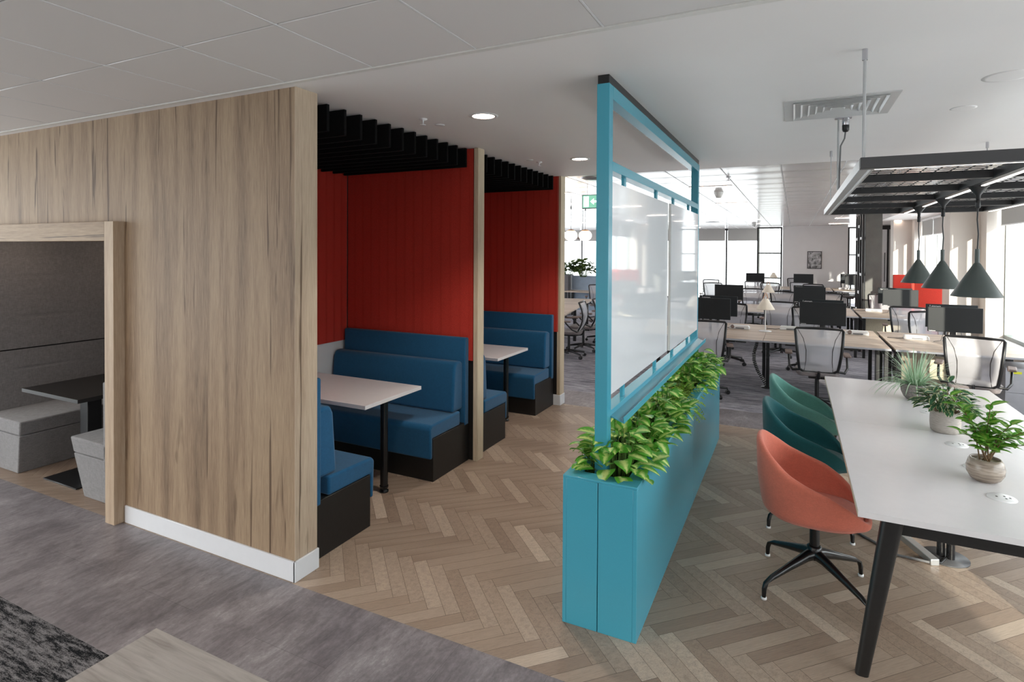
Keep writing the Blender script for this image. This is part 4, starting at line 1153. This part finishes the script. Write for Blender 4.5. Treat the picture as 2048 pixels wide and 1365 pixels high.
# monitors
mon(.350, 8.74, 0, 'black monitor on the left desk of the nearest row, screen towards the camera')
mon(.352, 9.22, 180, 'monitor back with white lettering behind the left monitor of the nearest row')
mon(1.785, 8.74, 0, 'black monitor on the window-side desk of the nearest row, screen towards camera')
mon(1.845, 9.22, 180, 'monitor back with white lettering on the window side of the nearest row')
mon(-1.085, 8.74, 0, 'black monitor half hidden by the turquoise screen, nearest row, screen towards camera')
mon(-1.035, 9.24, 180, 'monitor back just behind the one hidden by the turquoise screen, nearest row')
mon(.275, 12.54, 0, 'black monitor on the left desk of the second row, screen towards camera')
mon(.272, 13.03, 180, 'monitor back behind the left monitor of the second row')
mon(1.75, 12.54, 0, 'black monitor on the window-side desk of the second row, screen towards camera')
mon(1.735, 13.03, 180, 'monitor back with white lettering on the window side of the second row')
mon(-1.20, 12.54, 0, 'black monitor right beside the far turquoise post, second row')
mon(.265, 20.0, 0, 'monitor in front of the white wall below the framed print')
mon(-1.12, 20.0, 0, 'monitor in front of the far window, last row')
mon(1.66, 20.0, 0, 'monitor beside the slatted screen, last row')
mon(1.60, 20.9, 180, 'monitor back beside the slatted screen, last row far side')

# chairs
CH = [(.262, 7.83, 2, 'mesh chair seen from behind at the left desk of the nearest row'),
      (1.77, 7.80, -14, 'mesh chair seen from behind at the window-side desk of the nearest row'),
      (-1.05, 7.95, 8, 'mesh chair seen from behind just beyond the end of the turquoise planter'),
      (.22, 10.25, 178, 'mesh chair facing the camera behind the left monitors of the nearest row'),
      (1.85, 10.30, 184, 'mesh chair facing the camera behind the window-side monitors of the nearest row'),
      (-1.0, 10.35, 172, 'mesh chair facing the camera behind the turquoise screen, nearest row'),
      (-.21, 11.55, -4, 'mesh chair seen from behind beside the second row, left of its monitor'),
      (1.71, 11.50, -6, 'mesh chair seen from behind at the window-side desk of the second row'),
      (-1.35, 11.75, 0, 'mesh chair seen from behind at the second row, right of the turquoise post'),
      (-.25, 14.15, 176, 'mesh chair facing the camera on the far side of the second row'),
      (.74, 14.05, 190, 'mesh chair facing the camera right of the left monitor, second row'),
      (1.70, 14.30, 180, 'mesh chair facing the camera beside the dark column, second row'),
      (-.9, 15.35, 0, 'mesh chair seen from behind at the third row, beside the turquoise post'),
      (.30, 15.45, 3, 'mesh chair seen from behind at the left desk of the third row'),
      (-.62, 17.95, 180, 'mesh chair facing the camera on the far side of the third row, left'),
      (.50, 17.85, 184, 'mesh chair facing the camera on the far side of the third row, right'),
      (-1.1, 19.20, 0, 'mesh chair seen from behind at the last row, in front of the far window'),
      (.15, 19.15, 0, 'mesh chair seen from behind at the last row, below the framed print'),
      (.05, 21.65, 180, 'mesh chair facing the camera against the white end wall'),
      (1.65, 21.65, 180, 'mesh chair facing the camera against the end wall, window side'),
      (-2.15, 17.6, 12, 'mesh chair by the far glazing, nearer one of the pair'),
      (-2.35, 19.6, -10, 'mesh chair by the far glazing, farther one of the pair')]
for c in CH: chair(*c)

# desk lamps
def dlamp(x, y, label):
    t = thing('desk_lamp', label, 'lamp', (x, y, DZ), 0, 'cone shaded desk lamps')
    MB().lathe([(0, DZ), (.085, DZ), (.085, DZ+.008), (.01, DZ+.012)], x, y, 30).build('base', m_whiteplastic, t, True)
    MB().tube([(x, y, DZ+.01), (x, y, DZ+.50)], .007, 10).build('stem', m_whiteplastic, t, True)
    sh = MB().lathe([(.035, DZ+.475), (.125, DZ+.325), (.125, DZ+.318), (.030, DZ+.472), (0, DZ+.478)], x, y, 32).build('shade', m_shade, t, True)
    MB().tube([(x-.035, y, DZ+.47), (x-.006, y, DZ+.56), (x+.006, y, DZ+.56), (x+.035, y, DZ+.47)], .004, 6).build('strap', m_leather, t, True).parent = sh
dlamp(-.365, 9.05, 'white desk lamp with cream cone shade and leather strap, nearest row')
dlamp(-.47, 12.9, 'white desk lamp with cream cone shade, second row')
dlamp(-.60, 20.5, 'white desk lamp with cone shade, last row, before the curtained glazing')

# white power modules on the desks
def pm(x, y, rz, label, plug=False):
    t = thing('power_module', label, 'power socket', (x, y, DZ), R_(rz), 'white power modules on the desks')
    hs = MB().prism([(-.14, .0), (-.14, .035), (-.125, .056), (.125, .056), (.14, .035), (.14, 0)], 'Y', -.045, .045).build('housing', m_whiteplastic, t, bevel=.008, seg=3)
    MB().box(-.05, .07, -.049, -.045, .008, .026).build('socket_face', m_greyplastic, t)
    if plug: MB().tube([(-.09, -.05, .03), (-.09, -.085, .045)], .024, 14).build('plug', m_armpad, hs)
    MB().tube([(-.14, 0, .012), (-.2, -.02, .005), (-.32, .0, .004)], .004, 6).build('cable', m_black, t)
pm(-.72, 9.16, -4, 'white power module with brown plug left of the lamp, nearest row', True)
pm(-.04, 9.38, -2, 'white power module just right of the desk lamp, nearest row')
pm(.80, 9.30, -3, 'white power module with brown plug by the desk gap, nearest row', True)
pm(1.46, 9.16, -3, 'white power module on the window-side desk, nearest row')
pm(-.10, 13.12, 0, 'white power module left of the monitor, second row')
pm(1.40, 13.14, 0, 'white power module on the window-side desk, second row')
pm(1.40, 20.6, 0, 'white power module beside the slatted screen, last row')
# cable spines
def spine(x, y, label):
    t = thing('cable_spine', label, 'cable spine', (x, y, 0), 0, 'black cable spines')
    pts = [(x+.13, y, 0.02), (x+.11, y, .07), (x+.02, y, .22), (x-.03, y, .36), (x-.035, y, .48), (x, y, .60), (x+.01, y, .70)]
    MB().lathe([(0, 0), (.07, 0), (.07, .012), (0, .014)], x+.13, y, 20).build('foot', m_black, t, True)
    mb = MB()
    for i in range(len(pts)-1):
        a, b = Vector(pts[i]), Vector(pts[i+1]); n = max(2, int((b-a).length/.024))
        for k in range(n):
            p = a.lerp(b, k/n); q = a.lerp(b, (k+.75)/n); mb.tube([p, q], .024, 8)
    mb.build('links', m_black, t, True)
spine(-.46, 8.72, 'black segmented cable spine hanging down beside the desk leg, nearest row')
spine(1.20, 8.78, 'black cable spine under the window-side desk, nearest row')

# ------------------------------------------------------------------ slatted screen and column
struct('wall_column', B(1.475, 1.80, 15.45, 15.95, 0, Z), m_darkcol)
t = thing('slatted_screen', 'tall black slatted screen with pale connectors beside the dark column', 'slatted screen', (1.44, 16.3, 0))
sy = [15.50, 15.98, 16.46, 16.94]
for y in sy: B(1.405, 1.455, y-.06, y+.06, 0, Z).build('slat', m_black, t, True)
for i in range(3):
    for z in ((.45, 1.35, 2.2), (.9, 1.8, 2.5), (.45, 1.35, 2.2))[i]:
        B(1.402, 1.45, sy[i]+.06, sy[i+1]-.06, z, z+.06).build('connector', m_white, t, True)

# red high-backed booth seating
t = thing('red_booth_sofa', 'red high-backed booth seating by the windows behind the pendants', 'sofa', (2.5, 14.65, 0))
B(2.11, 2.86, 13.76, 13.86, 0, 1.37).build('end_panel', m_redsofa, t, True, bevel=.015)
B(2.02, 2.86, 15.44, 15.54, 0, 1.40).build('end_panel', m_redsofa, t, True, bevel=.015)
B(2.80, 2.88, 13.86, 15.44, 0, 1.40).build('back_panel', m_redsofa, t, True, bevel=.015)
B(2.2, 2.80, 13.87, 14.35, .1, .45).build('seat', m_redsofa, t, True, bevel=.03); B(2.2, 2.80, 14.95, 15.43, .1, .45).build('seat', m_redsofa, t, True, bevel=.03)
for x in (2.25, 2.75):
    for y in (13.9, 14.3, 15.0, 15.4): MB().tube([(x, y, 0), (x, y, .1)], .015, 8).build('foot', m_black, t, True)

# framed print and door at the end wall
t = thing('framed_print', 'framed black and white photograph on the white end wall', 'picture', (.63, YB, 1.63))
B(.413, .845, YB-.025, YB, 1.335, 1.933).build('frame', m_black, t, True)
def mk_print():
    q = NT('monochrome_print'); b = q.n('ShaderNodeTexBrick'); q.l(q.coord('Object', (1, 1, 1), (R_(90), 0, 0)), b.inputs['Vector']); b.inputs['Scale'].default_value = 9
    b.inputs['Color1'].default_value = (.02, .02, .02, 1); b.inputs['Color2'].default_value = (.45, .45, .45, 1); b.inputs['Mortar'].default_value = (.1, .1, .1, 1); b.inputs['Brick Width'].default_value = .35; b.inputs['Row Height'].default_value = .6
    n = q.noise(q.coord(), 9, 5, .7); c = q.mix(q.ramp(n, [(.42, (0, 0, 0, 1)), (.62, (1, 1, 1, 1))]), b.outputs['Color'], (.62, .62, .64, 1))
    return q.set(c, .4)
B(.433, .825, YB-.027, YB-.025, 1.355, 1.913).build('print', mk_print(), t, True)
struct('trim_20', B(2.12, 2.86, YB-.04, YB, 2.66, 2.79), m_black)
o = struct('door_1', B(2.16, 2.72, YB-.04, YB, .02, 2.66), m_white)
h = MB(); h.tube([(2.66, YB-.10, .95), (2.66, YB-.10, 1.90)], .013, 10); h.tube([(2.66, YB-.10, 1.05), (2.66, YB-.04, 1.05)], .008, 8); h.tube([(2.66, YB-.10, 1.8), (2.66, YB-.04, 1.8)], .008, 8)
hh = h.build('door_handle', m_black); hh.parent = o
struct('trim_21', B(2.735, 2.775, YB-.05, YB, 0, 2.66), m_black)

# ------------------------------------------------------------------ far ceiling fittings
LT = [(-1.065, 8.43), (-1.065, 11.4), (-1.08, 14.48), (-1.1, 17.35), (-1.09, 19.95), (1.27, 14.45), (1.24, 17.4), (1.25, 20.6), (1.3, 8.43), (1.3, 11.4)] + [(-3.45, y) for y in (8.43, 11.4, 14.48, 17.35, 19.95, 22.4)] + [(-5.85, y) for y in (11.4, 14.48, 17.35, 19.95)]
for x, y in LT:
    colm = 'window side' if x > 0 else 'line beside the turquoise post' if x > -2 else 'line left of the turquoise post' if x > -4 else 'leftmost line'
    ys_ = sorted(b for a, b in LT if abs(a-x) < .3); k = ys_.index(y)
    t = thing('linear_light', 'slim linear ceiling light, %s, %s from the camera' % (colm, ordn[k]), 'ceiling light', (x, y, Z), 0, 'slim linear lights in the office ceiling')
    B(x-.285, x+.285, y-.045, y+.045, Z-.008, Z).build('housing', m_white, t, True); B(x-.28, x+.28, y-.035, y+.035, Z-.010, Z-.008).build('diffuser', m_led, t, True)
def dome(x, y, r, h, name, label, cat):
    t = thing(name, label, cat, (x, y, Z)); MB().lathe([(0, Z-h), (r*.55, Z-h*.93), (r*.8, Z-h*.5), (r, Z-h*.2), (r, Z)], x, y, 24).build('housing', m_wbedge if h > .05 else m_alu, t, True)
dome(-1.05, 9.3, .07, .09, 'motion_sensor', 'grey domed sensor on the office ceiling right of the turquoise post', 'sensor')
dome(-1.14, 19.4, .07, .12, 'motion_sensor', 'small grey domed sensor at the far end of the office ceiling', 'sensor')
dome(-2.25, 18.4, .22, .03, 'round_vent', 'flat round vent in the ceiling before the far glazing', 'vent')
dome(-2.27, 6.85, .14, .035, 'round_vent', 'flat round vent in the ceiling above the exit sign', 'vent')
spr(-.73, 7.45, 'tiny sprinkler on the metal ceiling beside the first linear light')
spr(1.62, 13.2, 'tiny sprinkler on the metal ceiling in front of the dark column')
for i, y in enumerate((14.3, 16.6, 19.2)):
    t = thing('downlight', 'oval looking downlight in the window-side ceiling strip, %s from the camera' % ordn[i], 'downlight', (2.60, y, Z), 0, 'window-side downlights')
    MB().lathe([(.085, Z-.004), (.11, Z-.002), (.11, Z)], 2.6, y, 28, cap=False).build('bezel', m_white, t, True); MB().lathe([(0, Z-.003), (.085, Z-.003)], 2.6, y, 24, cap=False).build('lens', m_led, t, True)

# exit sign
t = thing('exit_sign', 'green hanging exit sign with white arrow left of the turquoise post', 'sign', (-2.39, 7.5, 2.58))
B(-2.62, -2.22, 7.48, 7.52, 2.475, 2.665).build('housing', m_greyplastic, t, True, bevel=.003, seg=1)
B(-2.61, -2.23, 7.478, 7.48, 2.485, 2.655).build('sign_face', m_exit, t, True)
B(-2.595, -2.525, 7.4765, 7.478, 2.50, 2.64).build('door_symbol', m_exitw, t, True)
a = MB().prism([(-2.50, 2.57), (-2.45, 2.612), (-2.45, 2.582), (-2.37, 2.582), (-2.37, 2.558), (-2.45, 2.558), (-2.45, 2.528)], 'Y', 7.4765, 7.478).build('arrow', m_exitw, t, True)
# running figure, mostly behind the post
a = MB().tube([(-2.30, 7.477, 2.57), (-2.32, 7.477, 2.61)], .01, 6); a.lathe([(0, 2.622), (.012, 2.63), (0, 2.642)], -2.325, 7.477, 8); a.tube([(-2.3, 7.477, 2.57), (-2.33, 7.477, 2.53), (-2.32, 7.477, 2.50)], .006, 6); a.tube([(-2.3, 7.477, 2.57), (-2.27, 7.477, 2.53), (-2.25, 7.477, 2.52)], .006, 6)
a.build('running_figure', m_exitw, t, True)
for x in (-2.55, -2.29): MB().tube([(x, 7.5, 2.665), (x, 7.5, Z)], .004, 6).build('rod', m_alu, t, True)

# globe pendants
def globe(x, y, zc, r, label):
    t = thing('globe_pendant', label, 'pendant lamp', (x, y, Z), 0, 'opal globe pendants over the far left table')
    pr = [(max(.001, r*math.sin(math.pi*k/18)), zc-r*.86*math.cos(math.pi*k/18)) for k in range(0, 16)]
    MB().lathe(pr, x, y, 28, cap=False).build('globe', m_globe, t, True)
    MB().lathe([(0, zc+r*.93), (r*.3, zc+r*.9), (r*.62, zc+r*.74), (r*.62, zc+r*.70), (0, zc+r*.72)], x, y, 24).build('copper_cap', m_leather, t, True)
    MB().tube([(x, y, zc+r*.9), (x, y, Z)], .004, 6).build('cord', m_black, t, True)
    MB().lathe([(.004, 2.70), (.012, 2.72), (.012, 2.76), (.004, 2.78)], x, y, 10).build('cord_grip', m_black, t, True)
globe(-3.90, 10.5, 2.20, .125, 'glowing opal globe pendant, middle one beside the booth fin')
globe(-3.78, 11.0, 2.21, .13, 'glowing opal globe pendant nearest the turquoise post')
globe(-4.02, 10.2, 2.205, .12, 'glowing opal globe pendant half hidden by the booth fin')
t = thing('cone_pendant', 'small taupe cone pendant between the two glowing globes', 'pendant lamp', (-4.25, 12.2, Z))
MB().lathe([(.02, 2.37), (.13, 2.17), (.13, 2.16), (.015, 2.36)], -4.25, 12.2, 24).build('shade', m_armpad, t, True); MB().tube([(-4.25, 12.2, 2.36), (-4.25, 12.2, Z)], .004, 6).build('cord', m_black, t, True)

# angled meeting table on the left with its chairs
ang = R_(10.1)
t = thing('long_work_table', 'long pale oak work table behind the booths, set at an angle', 'table', (-4.0-.72, 11.4-.12, 0), ang)
B(-.72, .72, -1.88, 1.88, .715, .74).build('tabletop', m_desk, t, bevel=.002, seg=1)
for sx in (-.6, .6):
    for sy_ in (-1.7, 0, 1.7): B(sx-.03, sx+.03, sy_-.03, sy_+.03, 0, .715).build('leg', m_black, t)
    B(sx-.02, sx+.02, -1.7, 1.7, .67, .715).build('side_rail', m_black, t)
for i, yy in enumerate((-.9, .1, 1.1)):
    B(-.05, .05, yy-.06, yy+.06, .7405, .7435).build('cable_port', m_gasket, t)
GL = 'mesh office chairs at the angled table'
chair(-3.60, 9.62, 98, 'mesh chair at the angled table, nearest to the booth fin', GL)
chair(-3.60, 10.40, 96, 'mesh chair at the angled table, half hidden by the turquoise post', GL)
chair(-3.62, 11.60, 98, 'mesh chair at the angled table, seen through the turquoise frame', GL)
chair(-4.75, 14.9, 20, 'mesh chair at the desk with the blue-grey screen panel', GL)

# storage planter and screen panel in the far left
t = thing('storage_planter', 'dark grey storage cabinet with a planter on top, far left', 'cabinet', (-6.4, 16.2, 0))
B(-7.6, -5.98, 15.9, 16.35, 0, 1.20).build('cabinet', m_steelgrey, t, True, bevel=.004, seg=1)
for x in (-7.2, -6.8, -6.4): B(x-.003, x+.003, 15.897, 15.9, .05, 1.15).build('door_gap', m_black, t, True)
rnd = random.Random(21)
for i, x in enumerate((-7.2, -6.6, -6.1, -5.6)):
    y = 16.13
    u = thing('cabinet_fern', 'olive green fern on top of the far left cabinet, %s from the left' % ordn[i], 'plant', (x, y, 1.20), 0, 'ferns on the far cabinet')
    mb, uv, st = pothos(x, y, 1.21, rnd, 150, (.32, .24), .36+.08*(i % 2), (.10, .19)); finish_leaves('foliage', mb, uv, m_leafdark, u); st.build('stems', bpy.data.materials['stem_green'], u, True)
t2 = thing('desk_divider', 'blue-grey desk screen panel in front of the far left cabinet end', 'desk screen', (-5.6, 16.2, .74))
B(-5.96, -5.1, 16.15, 16.2, .74, 1.17).build('panel', m_bluescreen, t2, True, bevel=.005)
t3 = thing('side_desk', 'pale desk below the blue-grey screen panel, far left', 'desk', (-5.5, 15.8, 0))
B(-5.96, -4.4, 15.45, 16.15, .715, .74).build('desktop', m_desk, t3, True, bevel=.002, seg=1)
B(-5.96, -4.4, 16.10, 16.15, .15, .715).build('modesty_panel', m_bluescreen, t3, True)
for x in (-5.9, -4.46):
    for y in (15.5, 16.05): B(x-.025, x+.025, y-.025, y+.025, 0, .715).build('leg', m_black, t3, True)
# fill light panels added behind the camera to brighten the near zone
for i, (x, y) in enumerate(((-5.2, -2.1), (-3.4, -2.1), (-1.6, -2.1), (.2, -2.1), (-5.2, -.3), (-7.2, -1.2))):
    t = thing('linear_light', 'added unseen fill light panel behind the viewer, %s in the near zone' % ordn[i], 'ceiling light', (x, y, Z), 0, 'added fill lights of the near zone')
    B(x-.28, x+.28, y-.14, y+.14, Z-.012, Z-.002).build('housing', m_white, t, True); B(x-.27, x+.27, y-.13, y+.13, Z-.014, Z-.012).build('diffuser', m_led, t, True)
    area('fill_lamp', (x, y, Z-.03), (0, 0, -1), .54, .26, 5, (1, .94, .88))
